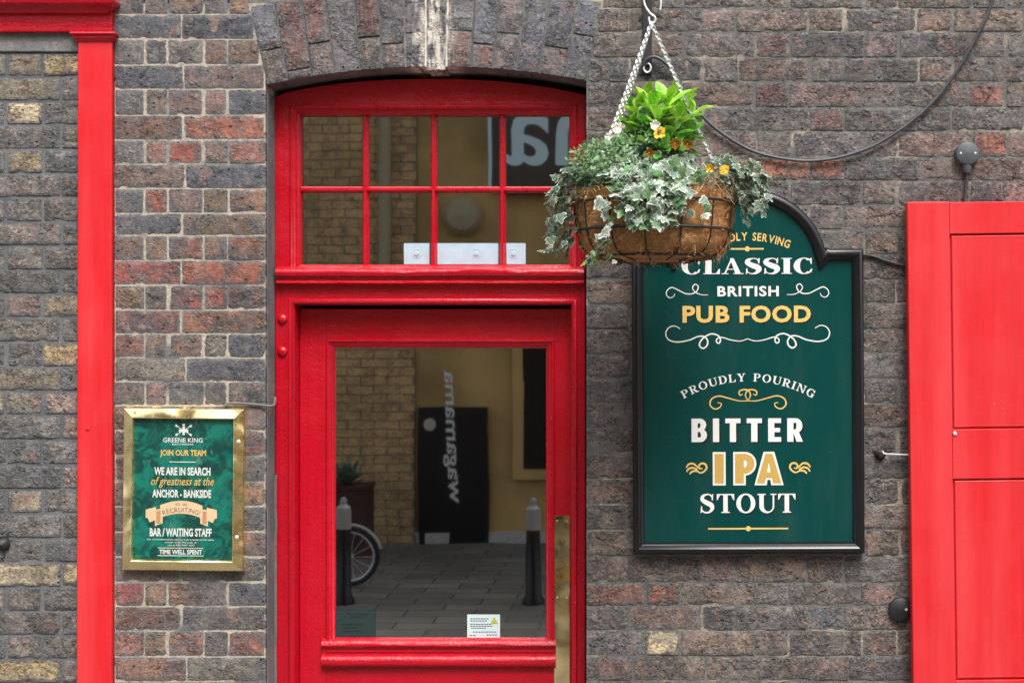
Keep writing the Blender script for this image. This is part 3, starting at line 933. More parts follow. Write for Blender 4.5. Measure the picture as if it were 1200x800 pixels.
# ------------------------------------------------------------------ dark bar room behind the glass
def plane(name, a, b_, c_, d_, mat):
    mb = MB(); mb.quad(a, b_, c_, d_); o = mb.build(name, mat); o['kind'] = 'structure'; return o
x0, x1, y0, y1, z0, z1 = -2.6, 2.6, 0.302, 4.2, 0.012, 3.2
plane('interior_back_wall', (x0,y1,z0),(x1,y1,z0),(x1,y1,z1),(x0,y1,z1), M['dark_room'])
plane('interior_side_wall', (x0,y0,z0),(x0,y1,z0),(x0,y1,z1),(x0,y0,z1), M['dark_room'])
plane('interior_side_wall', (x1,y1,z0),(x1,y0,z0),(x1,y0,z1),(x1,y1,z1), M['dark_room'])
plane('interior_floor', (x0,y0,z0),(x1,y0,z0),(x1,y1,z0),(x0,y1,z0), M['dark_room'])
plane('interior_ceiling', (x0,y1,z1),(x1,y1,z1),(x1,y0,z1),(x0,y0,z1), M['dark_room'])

# ------------------------------------------------------------------ doorway: frame with fanlight
FYF = 0.098           # frame face
def PF(px, py, Y=FYF): return P(px, py, Y)
def rectz(x0, y0, x1, y1, Y):
    """anticlockwise rectangle path (x,z) for pixel rect seen at depth Y"""
    a = P(x0, y1, Y); c_ = P(x1, y0, Y)
    return [(a.x, a.z), (c_.x, a.z), (c_.x, c_.z), (a.x, c_.z)]

df = thing('door_frame', 'crimson painted door frame with arched head and eight-pane fanlight', 'door frame', P(503, GROUND_PY, FYF))
GY = 0.142            # fanlight glass
# jambs
jl0, jl1 = PF(322.2, 0).x, PF(345.5, 0).x
jr0, jr1 = PF(669.5, 0).x, PF(686.0, 0).x
ztr = PF(0, 334).z
b = MB(); b.box((jl0, FYF, 0.012), (jl1, 0.27, PF(0, 318).z)); b.build('jamb', M['red'], df, bevel=0.003)
b = MB(); b.box((jr0, FYF, 0.012), (jr1, 0.27, PF(0, 318).z)); b.build('jamb', M['red'], df, bevel=0.003)
# bead round the inside of the lower frame
b = MB()
pth = [(jl1, 0.013), (jl1, PF(0, 352).z), (jr0, PF(0, 352).z), (jr0, 0.013)]
pth = [(jr0, 0.013), (jr0, PF(0, 356.5).z), (jl1, PF(0, 356.5).z), (jl1, 0.013)]
prof = [(0.0, FYF - 0.001), (-0.004, FYF - 0.009), (-0.010, FYF - 0.012), (-0.016, FYF - 0.009), (-0.019, FYF - 0.0005)]
b.sweep(pth, [(d_, y_) for d_, y_ in prof], closed=False)
b.build('frame_bead', M['red'], df, smooth=True, angle=60)
# transom
b = MB(); b.box((jl0 + .001, FYF + .001, PF(0, 357).z), (jr1 - .001, 0.268, PF(0, 326).z)); b.build('transom', M['red_h'], df)
# projecting sill moulding on the transom
zt = lambda y: P(0, y, 0.08).z
xa, xb = PF(325.5, 0).x, PF(684.5, 0).x
prof = [(zt(311.5), 0.150), (zt(312.5), 0.082), (zt(316), 0.066), (zt(320), 0.063), (zt(323.5), 0.068), (zt(324.5), 0.078), (zt(328), 0.080), (zt(329), 0.074), (zt(331.5), 0.073), (zt(333), 0.080), (zt(334), 0.099)]
mb = MB()
nseg = 24
vs_ = []
for i in range(nseg + 1):
    x = xa + (xb - xa) * i / nseg
    for (z, yv) in prof: vs_.append((x, yv + noise.noise(Vector((x * 9, z * 30, 1))) * 0.0012, z + noise.noise(Vector((x * 4, 5, 1))) * 0.0015))
m_ = len(prof)
fs_ = [(i*m_+k, i*m_+k+1, (i+1)*m_+k+1, (i+1)*m_+k) for i in range(nseg) for k in range(m_-1)]
fs_ += [tuple(range(m_)), tuple(nseg*m_ + k for k in reversed(range(m_)))]
mb.add(vs_, [tuple(reversed(f)) for f in fs_]); mb.build('transom_moulding', M['red_h'], df, smooth=True, angle=45)
# fanlight frame: arched outside, rectangular inside
def arch_top(px):
    u = (px - 503) / 181
    return 93 + 19 * abs(u) ** 2.4 + (3 if px < 330 else 0)
ix0, ix1, iy0, iy1 = 340.0, 676.5, 123.5, 319.8     # inner edge of the flat outer frame
outer = [PF(322.4, 318)] + []
n_ = 30
b = MB()
top = [PF(322.4 + (686.0 - 322.4) * k / n_, arch_top(322.4 + (683.5 - 322.4) * k / n_)) for k in range(n_ + 1)]
bot = [PF(322.4 + (686.0 - 322.4) * k / n_, iy0) for k in range(n_ + 1)]
poly = [(q.x, q.z) for q in bot] + [(q.x, q.z) for q in reversed(top)]
b.prism(poly, FYF, 0.2)
b.build('arched_head', M['red_h'], df, smooth=True, angle=40)
for (xa_, xb_) in ((322.4, ix0), (ix1, 686.0)):
    a = PF(xa_, 318); c_ = PF(xb_, iy0)
    b = MB(); b.box((a.x, FYF, a.z), (c_.x, 0.2, c_.z)); b.build('fanlight_stile', M['red'], df)
# moulded steps between flat frame and glass
b = MB()
r_ = rectz(ix0, iy0, ix1, iy1, FYF)
k_ = K(FYF)
b.sweep(r_, [(0, FYF + .002), (0.0, FYF - .004), (0.004, FYF - .006), (0.009, FYF - .004), (0.010, FYF + .004), (0.013, FYF + .006), (0.018, FYF + .006), (0.020, FYF + .014), (0.024, FYF + .017), (0.0265, FYF + .024), (0.0275, GY + .006)])
b.build('fanlight_moulding', M['red'], df, smooth=True, angle=35)
# glazing bars
gx = [428.2, 508.2, 588.8]
gz0, gz1 = P(0, 310.5, GY - .01).z, P(0, 133, GY - .01).z
def bar_profile_v(px):
    c_ = P(px, 0, GY - .012)
    x = c_.x
    b = MB()
    w = 0.0105
    pr = [(-w, GY + .004), (-w, GY - .006), (-w * .55, GY - .014), (-w * .4, GY - .020), (w * .4, GY - .020), (w * .55, GY - .014), (w, GY - .006), (w, GY + .004)]
    vs_ = [(x + d_, y_, z) for z in (gz0, gz1) for (d_, y_) in pr]
    n = len(pr)
    b.add(vs_, [(k, k+1, n+k+1, n+k) for k in range(n-1)])
    return b
for px in gx: bar_profile_v(px).build('glazing_bar', M['red'], df, smooth=True, angle=50)
zc = P(0, 222, GY - .012).z
xg0, xg1 = P(351, 0, GY).x, P(666, 0, GY).x
b = MB(); w = 0.0098
pr = [(-w, GY + .003), (-w, GY - .006), (-w * .55, GY - .0135), (-w * .4, GY - .0195), (w * .4, GY - .0195), (w * .55, GY - .0135), (w, GY - .006), (w, GY + .003)]
n = len(pr)
b.add([(x, y_, zc + d_) for x in (xg1, xg0) for (d_, y_) in pr], [(k, k+1, n+k+1, n+k) for k in range(n-1)])
b.build('glazing_bar', M['red_h'], df, smooth=True, angle=50)
# eight panes, each hung a hair out of true
cols_ = [349] + gx + [668]; rows_ = [131, 222, 313]
for i in range(4):
    for j in range(2):
        a = P(cols_[i] + .8, rows_[j+1] - .8, GY); c_ = P(cols_[i+1] - .8, rows_[j] + .8, GY)
        e1, e2 = rnd.uniform(-.0006, .0006), rnd.uniform(-.0006, .0006)
        mb = MB(); mb.quad((a.x, GY + .001, a.z), (c_.x, GY + .001 + e1, a.z), (c_.x, GY + .001 + e1 + e2, c_.z), (a.x, GY + .001 + e2, c_.z))
        mb.build('pane', M['glass'], df)
# painted-over hinge bolts on the left jamb
for yy in (374, 412):
    c_ = PF(331, yy)
    b = MB(); b.lathe((c_.x, FYF + .001, c_.z), [(0.016, 0), (0.0155, 0.004), (0.012, 0.008), (0.006, 0.0105), (0, 0.011)], 14, 'Y'); b.build('hinge_bolt', M['red'], df, smooth=True)
# floor sill
b = MB(); b.box((jl0, 0.02, 0.004), (jr1, 0.29, 0.035)); b.build('threshold', M['iron'], df)

# pale metal plate across the lower fanlight panes, cut to fit between the bars
a = P(473, 309.5, GY)
t = thing('metal_plate', 'pale blue-grey metal plate across the lower panes of the fanlight', 'plate', (P(545, 0, GY).x, GY - .002, a.z))
M['plate'] = simple('pale_blue_plate', lin(176, 202, 216), 0.5, var=0.06)
for (xa_, xb_) in ((473.5, 503.4), (512.8, 584), (593.6, 616)):
    a = P(xa_, 309.6, GY); c_ = P(xb_, 285.0, GY)
    b = MB(); b.box((a.x, GY - .0022, a.z), (c_.x, GY - .0004, c_.z)); b.build('face', M['plate'], t)
for px in (488, 558, 602):
    c_ = P(px, 297, GY)
    b = MB()
    b.lathe((c_.x, GY - .002, c_.z), [(0.0155, 0), (0.0155, 0.0012), (0.013, 0.0014), (0.0125, 0.0005), (0.008, 0.0005), (0.0075, 0.003), (0, 0.0036)], 18, 'Y')
    b.build('bolt', M['plate'], t, smooth=True)

# ------------------------------------------------------------------ door leaf
DY = 0.160            # stile face
dx0, dx1 = PF(346.2, 0).x, PF(669.0, 0).x
dr = thing('door', 'crimson half-glazed door with brass push plate', 'door', (P(510, 0, DY).x, DY, 0.04))
zt_ = P(0, 362, DY).z
def PD(px, py): return P(px, py, DY)
gl0, gl1, gt, gb = 382.5, 650.0, 397.5, 770.0
b = MB(); b.box((dx0, DY, 0.04), (PD(gl0, 0).x, DY + .045, zt_)); b.build('stile', M['red'], dr)
b = MB(); b.box((PD(gl1, 0).x, DY, 0.04), (dx1, DY + .045, zt_)); b.build('stile', M['red'], dr)
b = MB(); b.box((PD(gl0, 0).x + .0005, DY + .001, PD(0, gt).z), (PD(gl1, 0).x - .0005, DY + .044, zt_ - .0005)); b.build('rail', M['red_h'], dr)
zb1 = PD(0, 779).z; zb0 = PD(0, 845).z
b = MB(); b.box((PD(gl0, 0).x + .0005, DY + .001, zb0), (PD(gl1, 0).x - .0005, DY + .044, zb1)); b.build('rail', M['red_h'], dr)
b = MB(); b.box((PD(gl0, 0).x + .0005, DY + .001, .041), (PD(gl1, 0).x - .0005, DY + .044, .24)); b.build('rail', M['red_h'], dr)
b = MB(); b.box((PD(gl0, 0).x - .002, DY + .018, .235), (PD(gl1, 0).x + .002, DY + .034, zb0 + .003)); b.build('panel', M['red'], dr)
# glazing moulding
DG = 0.1705
b = MB(); b.sweep(rectz(gl0, gt, gl1, 764, DY), [(0, DY + .004), (0, DY - .004), (.003, DY - .008), (.007, DY - .008), (.010, DY - .003), (.013, DY - .001), (.018, DY - .001), (.021, DY + .003), (.026, DY + .005), (.0285, DG + .004)])
b.build('glazing_moulding', M['red'], dr, smooth=True, angle=35)
# weather ledge beneath the glass
def ledge(y_list, x0, x1, name):
    mb = MB(); vs_ = []
    for i in range(17):
        x = x0 + (x1 - x0) * i / 16
        for (yy, dep) in y_list: vs_.append((x, dep + noise.noise(Vector((x*12, yy*.3, 4)))*.0008, P(0, yy, DY).z))
    m_ = len(y_list)
    fs_ = [(i*m_+k, (i+1)*m_+k, (i+1)*m_+k+1, i*m_+k+1) for i in range(16) for k in range(m_-1)]
    fs_ += [tuple(range(m_)), tuple(16*m_ + k for k in reversed(range(m_)))]
    mb.add(vs_, [tuple(reversed(f)) for f in fs_]) if False else mb.add(vs_, [tuple(f) for f in fs_])
    for i, f in enumerate(mb.f): mb.f[i] = tuple(reversed(f))
    mb.build(name, M['red_h'], dr, smooth=True, angle=40)
ledge([(747, DG + .002), (748.5, DY - .004), (752, DY - .014), (755, DY - .016), (757, DY - .013), (758, DY - .006), (766, DY - .005), (767, DY - .012), (770, DY - .020), (775, DY - .022), (779, DY - .017), (782, DY - .004), (783, DY + .003)], PD(378, 0).x, PD(651.5, 0).x, 'weather_ledge')
mb = MB(); a = P(390, 768, DG); c_ = P(642, 405, DG)
mb.quad((a.x, DG + .001, a.z), (c_.x, DG + .0014, a.z), (c_.x, DG + .0018, c_.z), (a.x, DG + .001, c_.z)); mb.build('pane', M['glass'], dr)
a = P(649.5, 1000, DY - .003); c_ = P(667.5, 604, DY - .003)
b = MB(); b.box((a.x, DY - .003, a.z), (c_.x, DY - .0004, c_.z)); pp = b.build('push_plate', M['brass_plate'], dr)
for yy in (610, 700):
    for xx in (653, 664):
        q = P(xx, yy, DY); b = MB(); b.lathe((q.x, DY - .003, q.z), [(0.0035, 0), (0.003, .0012), (0, .0016)], 10, 'Y'); b.build('screw', M['brass'], pp, smooth=True)

def rows_text(mbs, parent_name): pass

def fit_text(mb, geo, px0, px1, py0, py1, Y):
    vs_, fs_ = geo
    x0, x1, y0, y1 = bbox2(vs_)
    a = P(px0, py1, Y); c_ = P(px1, py0, Y)
    mb.add([(a.x + (v[0]-x0)/(x1-x0)*(c_.x-a.x), Y, a.z + (v[1]-y0)/(y1-y0)*(c_.z-a.z)) for v in vs_], fs_)
    return mb

# stickers on the door glass
SY = DG - .0006
a = P(547.5, 747, SY); c_ = P(586, 719.5, SY)
t = thing('notice_sticker', 'small white notice with yellow warning triangle stuck on the door glass', 'sticker', (a.x, SY, a.z))
b = MB(); b.box((a.x, SY - .0003, a.z), (c_.x, SY, c_.z)); b.build('paper', simple('pale_notice_paper', lin(214, 232, 236), 0.5), t)
mb = MB()
M['ink'] = simple('grey_ink', lin(70, 84, 92), 0.6)
for (yy, x0_, x1_) in ((724.5, 551, 573), (727, 551, 571), (731, 551, 576), (733.3, 551, 577), (735.6, 552, 570), (740, 554, 582), (744, 550, 558), (743.5, 570, 583)):
    q0 = P(x0_, yy + .55, SY - .0008); q1 = P(x1_, yy - .55, SY - .0008)
    nn = int((x1_ - x0_) / 3)
    for i in range(nn):
        u0 = q0.x + (q1.x - q0.x) * (i + .08) / nn; u1 = q0.x + (q1.x - q0.x) * (i + .82) / nn
        mb.quad((u0, q0.y, q0.z), (u1, q0.y, q0.z), (u1, q0.y, q1.z), (u0, q0.y, q1.z))
mb.build('print', M['ink'], t)
mb = MB(); q = [P(x, y_, SY - .001) for x, y_ in ((574.5, 730.5), (583.5, 730.5), (579, 722))]
mb.add(q, [(0, 1, 2)]); mb.build('warning_triangle', simple('warning_yellow', lin(190, 190, 50), 0.5), t)
a = P(393, 746, SY); c_ = P(440, 714.5, SY)
t = thing('notice_sticker', 'dark green translucent notice in the lower left corner of door glass', 'sticker', (a.x, SY, a.z))
b = MB(); b.box((a.x, SY - .0003, a.z), (c_.x, SY, c_.z)); b.build('film', simple('dark_green_film', lin(38, 58, 58), 0.4), t)
mb = MB()
for (yy, x0_, x1_) in ((719, 405, 432), (722.5, 410, 428), (731, 400, 425), (735, 402, 420), (739, 400, 424)):
    q0 = P(x0_, yy + .8, SY - .0008); q1 = P(x1_, yy - .8, SY - .0008)
    mb.quad(q0, (q1.x, q0.y, q0.z), q1, (q0.x, q0.y, q1.z))
mb.build('print', simple('dark_print', lin(26, 42, 44), 0.5), t)

# ------------------------------------------------------------------ red pilaster and entablature
PY = -0.018
t = thing('pilaster', 'flat scarlet pilaster with small moulded cap on the brick wall', 'pilaster', P(111, GROUND_PY))
def xz(px, py, Y): q = P(px, py, Y); return q.x, q.z
x0, _ = xz(90.5, 0, PY); x1, _ = xz(130.5, 0, PY)
mb = MB(); nv = 40
zs0, zs1 = 0.02, P(0, 47, PY).z
vs_ = []
for i in range(nv + 1):
    z = zs0 + (zs1 - zs0) * i / nv
    e0 = noise.noise(Vector((z*9, 1, 1))) * .0018; e1 = noise.noise(Vector((z*9, 7, 1))) * .0018
    lean = (z - E) * 0.0018
    for (x, y) in ((x0 + e0 + lean, 0.01), (x0 + e0 + lean, PY + .002), (x0 + e0 + .003 + lean, PY), (x1 + e1 - .003, PY), (x1 + e1, PY + .002), (x1 + e1, 0.01)): vs_.append((x, y, z))
fs_ = [(i*6+k, i*6+k+1, (i+1)*6+k+1, (i+1)*6+k) for i in range(nv) for k in range(5)]
mb.add(vs_, fs_); mb.build('shaft', M['red_p'], t, smooth=True, angle=30)
def mould_x(name, mat, parent, x0, x1, prof, xpro=True):
    """horizontal moulding; prof [(z, y)] from top to bottom; returned ends step out with the profile"""
    mb = MB(); n = len(prof); ymax = max(p[1] for p in prof)
    vs_ = []
    for (z, y) in prof:
        e = (ymax - y) if xpro else 0
        vs_ += [(x0 - e, 0.012, z), (x0 - e, y, z), (x1 + e, y, z), (x1 + e, 0.012, z)]
    fs_ = [(i*4+k, (i+1)*4+k, (i+1)*4+k+1, i*4+k+1) for i in range(n-1) for k in range(3)]
    fs_ += [(0, 1, 2, 3), tuple((n-1)*4 + k for k in (3, 2, 1, 0))]
    mb.add(vs_, fs_); return mb.build(name, mat, parent, smooth=True, angle=35)
Z = lambda py, Y=-.03: P(0, py, Y).z
mould_x('cap', M['red_h'], t, x0 - .001, x1 + .001, [(Z(37.6), -.034), (Z(39.5), -.036), (Z(41), -.034), (Z(41.5), -.029), (Z(44), -.029), (Z(45), -.026), (Z(47), -.023), (Z(48.5), -.0195)])
# nail heads
q = P(103, 502, PY); b = MB(); b.lathe((q.x, PY + .0005, q.z), [(0.006, 0), (0.005, .003), (0, .004)], 10, 'Y'); b.build('nail_head', M['red_p'], t, smooth=True)

t = thing('cornice', 'scarlet moulded cornice and fascia running left from the pilaster top', 'cornice', P(-60, 37))
xl_ = P(-220, 0, PY).x
b = MB(); b.box((xl_, -.022, Z(37.4, -.022)), (x1 + .002, .012, Z(14, -.022))); b.build('fascia', M['red_h'], t, bevel=.002)
mb = MB()
prof = [(Z(-70), -.03), (Z(-4), -.045), (Z(1), -.058), (Z(3), -.062), (Z(6), -.060), (Z(8), -.052), (Z(10), -.044), (Z(12), -.042), (Z(13), -.038), (Z(15.5), -.034), (Z(17), -.023)]
mould_x('moulding', M['red_h'], t, xl_, x1 - .016, prof)

# ------------------------------------------------------------------ shutter folded back on the wall at right
SHY = -0.055
p0 = P(1064, 236, SHY); 
t = thing('shutter', 'large faded scarlet panelled shutter folded back against the wall', 'shutter', (P(1190, 0, SHY).x, SHY, P(0, 905, SHY).z))
zb_ = P(0, 905, SHY).z; zt_ = P(0, 235, SHY).z
XS = lambda px: P(px, 0, SHY).x
ZS = lambda py: P(0, py, SHY).z
sx0, sx1 = XS(1067), XS(1330)
sl1, sr0 = XS(1116.5), XS(1282)
b = MB(); b.box((sx0, SHY, zb_), (sl1, -.012, zt_)); b.build('stile', M['red_s'], t, bevel=.003)
b = MB(); b.box((sr0, SHY, zb_), (sx1, -.012, zt_)); b.build('stile', M['red_s'], t, bevel=.003)
for (ya, yb) in ((236, 273), (502, 560), (796, 904)):
    b = MB(); b.box((sl1 + .0006, SHY + .0008, ZS(yb)), (sr0 - .0006, -.013, ZS(ya))); b.build('rail', M['red_s'], t, bevel=.0015)
for (ya, yb) in ((273, 502), (560, 796)):
    z0_, z1_ = ZS(yb), ZS(ya)
    b = MB()
    # flush panel with a quirked edge: narrow groove then flat board face
    b.sweep([(sl1 + .0008, z0_ + .0008), (sr0 - .0008, z0_ + .0008), (sr0 - .0008, z1_ - .0008), (sl1 + .0008, z1_ - .0008)],
            [(0, SHY + .012), (.002, SHY + .012), (.0045, SHY + .011), (.0055, SHY + .005), (.008, SHY + .0035), (.011, SHY + .004)])
    m_ = 6; nb = len(b.v)
    b.f.append(tuple(i * m_ + 5 for i in range(4)))
    b.build('panel', M['red_s'], t)
q = P(1121, 507, SHY); b = MB(); b.lathe((q.x - .004, SHY + .001, q.z), [(0.0065, 0), (0.006, .003), (0.004, .0045), (0, .005)], 12, 'Y'); b.build('screw', M['steel'], t, smooth=True)
t.rotation_euler = (0, R(-0.75), 0)
t.location.x += 0.012

# stay hook between wall and shutter
q = P(1031, 532, 0)
t = thing('shutter_hook', 'small iron hook and eye holding the shutter beside the green sign', 'hook', (q.x, 0, q.z))
b = MB(); b.lathe((q.x, 0.002, q.z), [(0.019, 0), (0.017, .008), (0.009, .014), (0.008, .03), (0, .031)], 12, 'Y'); b.build('eye_plate', M['iron'], t, smooth=True)
b = MB(); b.tube([(q.x + .004, -.022, q.z + .012), (q.x + .008, -.026, q.z + .004), (q.x + .02, -.026, q.z + .002), (q.x + .10, -.03, q.z)], .0028, 8); b.build('stay_bar', M['steel'], t, smooth=True)
# round black stop
q = P(1055, 713, 0)
t = thing('shutter_stop', 'round black iron stop on the wall beside the lower shutter', 'shutter stop', (q.x, 0, q.z - .035))
b = MB(); b.lathe((q.x, 0.004, q.z), [(0.036, 0), (0.038, .012), (0.036, .020), (0.026, .026), (0, .028)], 20, 'Y'); b.build('dome', M['iron'], t, smooth=True)
b = MB(); b.box((q.x - .010, -.012, q.z - .052), (q.x + .018, .006, q.z - .02)); b.build('lug', M['iron'], t, bevel=.003)
b = MB(); b.lathe((q.x + .014, -.022, q.z + .002), [(0.005, 0), (0.004, .002), (0, .003)], 8, 'Y'); b.build('screw', M['steel'], t)

# ------------------------------------------------------------------ junction box and cables
q = P(1132, 181, 0)
t = thing('junction_box', 'round grey plastic junction box on the bricks above the shutter', 'junction box', (q.x, 0, q.z - .05))
b = MB(); b.lathe((q.x, 0.004, q.z), [(0.037, 0), (0.037, .022), (0.034, .030), (0.030, .032), (0, .034)], 24, 'Y'); b.build('body', M['plastic'], t, smooth=True)
b = MB(); b.lathe((q.x, -.012, q.z - .058), [(0.010, 0), (0.014, .012), (0.014, .024)], 12); b.build('gland', M['plastic'], t, smooth=True)
for ax in (-.022, .022):
    b = MB(); b.lathe((q.x + ax, -.027, q.z), [(0.004, 0), (0.0035, .0025), (0, .003)], 8, 'Y'); b.build('screw', M['steel'], t)
mb = MB(); mb.tube(catmull([(q.x, -.012, q.z - .05), (q.x + .001, -.010, q.z - .085), (q.x - .004, -.009, q.z - .12), (q.x - .006, -.006, q.z - .24)], 6), .0042, 8)
mk('cable', mb, M['cable'], 'short grey cable dropping from the junction box behind the shutter', 'cable', smooth=True)
pts = [(1172, -60, -.01), (1163, 0, -.012), (1146, 40, -.014), (1118, 88, -.014), (1085, 128, -.014), (1040, 162, -.014), (1000, 180, -.014), (960, 188, -.014), (925, 187, -.014), (885, 178, -.014), (850, 159, -.014), (822, 135, -.016), (803, 108, -.018), (792, 88, -.02), (780, 74, -.022), (768, 67, -.022), (758, 70, -.02), (752, 80, -.012)]
mb = MB(); mb.tube([v for v in catmull([P(x, y, Y) for x, y, Y in pts], 6)], .0052, 8)
mk('cable', mb, M['cable'], 'long dark cable sagging in a curve across the upper right bricks', 'cable', smooth=True)
mb = MB(); mb.tube(catmull([P(1008, 298, -.008), P(1022, 300, -.008), P(1040, 306, -.009), P(1075, 316, -.009)], 5), .0042, 8)
mk('cable', mb, M['iron'], 'short black cable from green sign to the shutter', 'cable', smooth=True)
mb = MB(); mb.tube(catmull([P(262, 476, -.004), P(272, 472, -.006), P(300, 474, -.006), P(316, 475.5, -.005), P(321, 474, .03), P(322.2, 466, .085)], 6), .0042, 8)
mk('cable', mb, M['cable_pale'], 'thin grey cable from the brass poster case to the door frame', 'cable', smooth=True)
xx = P(322.6, 0, .09).x
mb = MB(); mb.tube([(xx + noise.noise(Vector((0, i * .9, 3))) * .002, .0905, .012 + i * .05) for i in range(27)] , .0048, 7)
mk('cable', mb, M['cable_pale'], 'thin painted grey cable running down beside the left door jamb', 'cable', smooth=True)
q = P(4, 637, 0)
mb = MB(); mb.lathe((q.x, .004, q.z), [(0.022, 0), (0.020, .012), (0.012, .022), (0, .026)], 14, 'Y')
mb.v = [v + Vector((0, noise.noise(v * 60) * .004, 0)) for v in mb.v]
mk('iron_stud', mb, M['iron'], 'black iron stud in the bricks at far left', 'stud', smooth=True)

# ------------------------------------------------------------------ brass poster case
FB = -0.034
ctr = P(212.5, 573.5, FB)
pc = thing('poster_case', 'brass framed wall case holding a green recruitment poster', 'poster case', (ctr.x, 0.0, P(0, 669, FB).z))
out = rectz(141.5, 478.5, 283.5, 669, FB)
b = MB()
b.sweep(out, [(0, .003), (0, FB + .013), (.002, FB + .0095), (.004, FB + .0085), (.028, FB + .0005), (.0305, FB + .002), (.034, FB + .014)])
b.build('frame', M['brass'], pc, smooth=True, angle=25)
a = P(152, 657, FB + .014); c_ = P(272, 490, FB + .014)
def poster_mat():
    t = NT('green_poster_print')
    pos = t.pos()
    n1 = t.ramp(t.noise(pos, 18, 5, 0.6, 1.2), 0.42, 0.62)
    c = t.mix(n1, lin(4, 70, 64)[:3], lin(8, 122, 106)[:3])
    n2 = t.ramp(t.noise(pos, 36, 5, 0.6, 0.8), 0.52, 0.7)
    c = t.mix(t.math('MULTIPLY', n2, 0.7), c, lin(6, 46, 46)[:3])
    n3 = t.ramp(t.noise(t.mapping(pos, (26, 26, 16)), 1, 3), 0.62, 0.72)
    c = t.mix(t.math('MULTIPLY', n3, 0.35), c, lin(120, 170, 160)[:3])
    t.bsdf(Base_Color=c, Roughness=0.45)
    return t.m
b = MB(); b.box((a.x, FB + .0135, a.z), (c_.x, FB + .018, c_.z)); po = b.build('poster', poster_mat(), pc)
b = MB(); b.box((a.x, FB + .018, a.z), (c_.x, .002, c_.z)); b.build('backing', M['iron'], pc)
TY = FB + .0128
def ptxt(body, x0, x1, y0, y1, mat, bold=0.03, shear=0.0, spacing=1.0, name='lettering', Y=TY):
    mb = MB(); fit_text(mb, text_geo(body, bold, shear, spacing, 2), x0, x1, y0, y1, Y); return mb.build(name, mat, pc)
ptxt('GREENE KING', 189.5, 236, 512.8, 518.2, M['white'], .012)
ptxt('BURY ST EDMUNDS', 200, 225, 519.5, 521.3, M['white'], .03)
ptxt('JOIN OUR TEAM', 186, 240, 526.8, 536, M['gold'], .035)
ptxt('WE ARE IN SEARCH', 179.5, 245.5, 547.2, 556.8, M['white'], .035)
ptxt('of greatness at the', 176, 249.5, 558.5, 571.5, M['gold'], .006, .35)
ptxt('ANCHOR - BANKSIDE', 177.5, 246.5, 573.4, 583, M['white'], .035)
ptxt('BAR / WAITING STAFF', 175, 247.5, 618.6, 628.4, M['white'], .035)
ptxt('For more information visit our pub & speak to the team,', 172.5, 250.5, 631, 633.2, M['white'], .02)
ptxt('email us at the pub or', 193, 231, 634.4, 636.4, M['white'], .02)
ptxt('call us 020 7407 1577', 196, 228, 637.6, 639.4, M['white'], .02)
ptxt('TIME WELL SPENT', 186.5, 236.5, 643.6, 649.2, M['white'], .03)
def pline(x0, x1, y0, y1, mat, Y=TY, name='rule'):
    a = P(x0, y1, Y); c_ = P(x1, y0, Y); mb = MB(); mb.quad((a.x, Y, a.z), (c_.x, Y, a.z), (c_.x, Y, c_.z), (a.x, Y, c_.z)); return mb.build(name, mat, pc)
pline(197, 228, 540.6, 541.5, M['white']); pline(184.5, 238, 641.4, 642.2, M['white']); pline(184.5, 238, 650.4, 651.2, M['white'])
# emblem: small crown-like knot with crossed arrows
mb = MB()
for (p0_, p1_, w_) in (((205, 498.5), (222, 509.5), 0.8), ((222, 498.5), (205, 509.5), 0.8), ((208, 504.5), (219, 504.5), 3.4), ((213.5, 499), (213.5, 509.5), 2.6), ((204, 498), (206.5, 499.8), 2.2), ((223, 498), (220.5, 499.8), 2.2), ((204, 510), (206.5, 508.3), 2.2), ((223, 510), (220.5, 508.3), 2.2), ((212, 497.5), (215, 497.5), 2.0)):
    d_ = Vector((p1_[0]-p0_[0], p1_[1]-p0_[1])).normalized(); nx_, ny_ = -d_.y*w_/2, d_.x*w_/2
    YY = TY - .00003 * len(mb.f)
    mb.quad(P(p0_[0]+nx_, p0_[1]+ny_, YY), P(p1_[0]+nx_, p1_[1]+ny_, YY), P(p1_[0]-nx_, p1_[1]-ny_, YY), P(p0_[0]-nx_, p0_[1]-ny_, YY))
mb.build('emblem', M['white'], pc)
# ribbon
M['ribbon'] = simple('cream_ribbon_print', lin(238, 202, 164), 0.5, var=0.05)
M['ribbon_d'] = simple('tan_ribbon_fold_print', lin(204, 152, 108), 0.5)
mb = MB()
def band(x0, x1, f0, f1, Y, n=14):
    vs_ = []
    for i in range(n + 1):
        x = x0 + (x1 - x0) * i / n
        vs_ += [P(x, f0(x), Y), P(x, f1(x), Y)]
    mb.add(vs_, [(2*i, 2*i+1, 2*i+3, 2*i+2) for i in range(n)])
arcf = lambda x: 586.5 + ((x - 211.5) / 25) ** 2 * 5.5
band(187, 236.5, arcf, lambda x: arcf(x) + 15, TY - .0002)
band(181, 190, lambda x: 596 + (190 - x) * .1, lambda x: 613 + (190 - x) * .35, TY - .00005, 3)
band(234, 243, lambda x: 596 - (234 - x) * .1, lambda x: 613 - (234 - x) * .35, TY - .00005, 3)
band(170, 182, lambda x: 594 + (182 - x) * .25, lambda x: 609 + (182 - x) * .45 if x > 173 else 607, TY - .00012, 5)
band(241.5, 253.5, lambda x: 594 + (x - 241.5) * .25, lambda x: 609 + (x - 241.5) * .45 if x < 250.5 else 607, TY - .00012, 5)
mb.build('ribbon', M['ribbon'], pc)
mb = MB()
band(182.5, 187.5, lambda x: 598.5, lambda x: 613.5, TY - .00025, 2)
mb.build('ribbon_fold', M['ribbon_d'], pc)
mb = MB(); band(236.5, 241.5, lambda x: 598.5, lambda x: 613.5, TY - .00025, 2)
mb.build('ribbon_fold', M['ribbon_d'], pc)
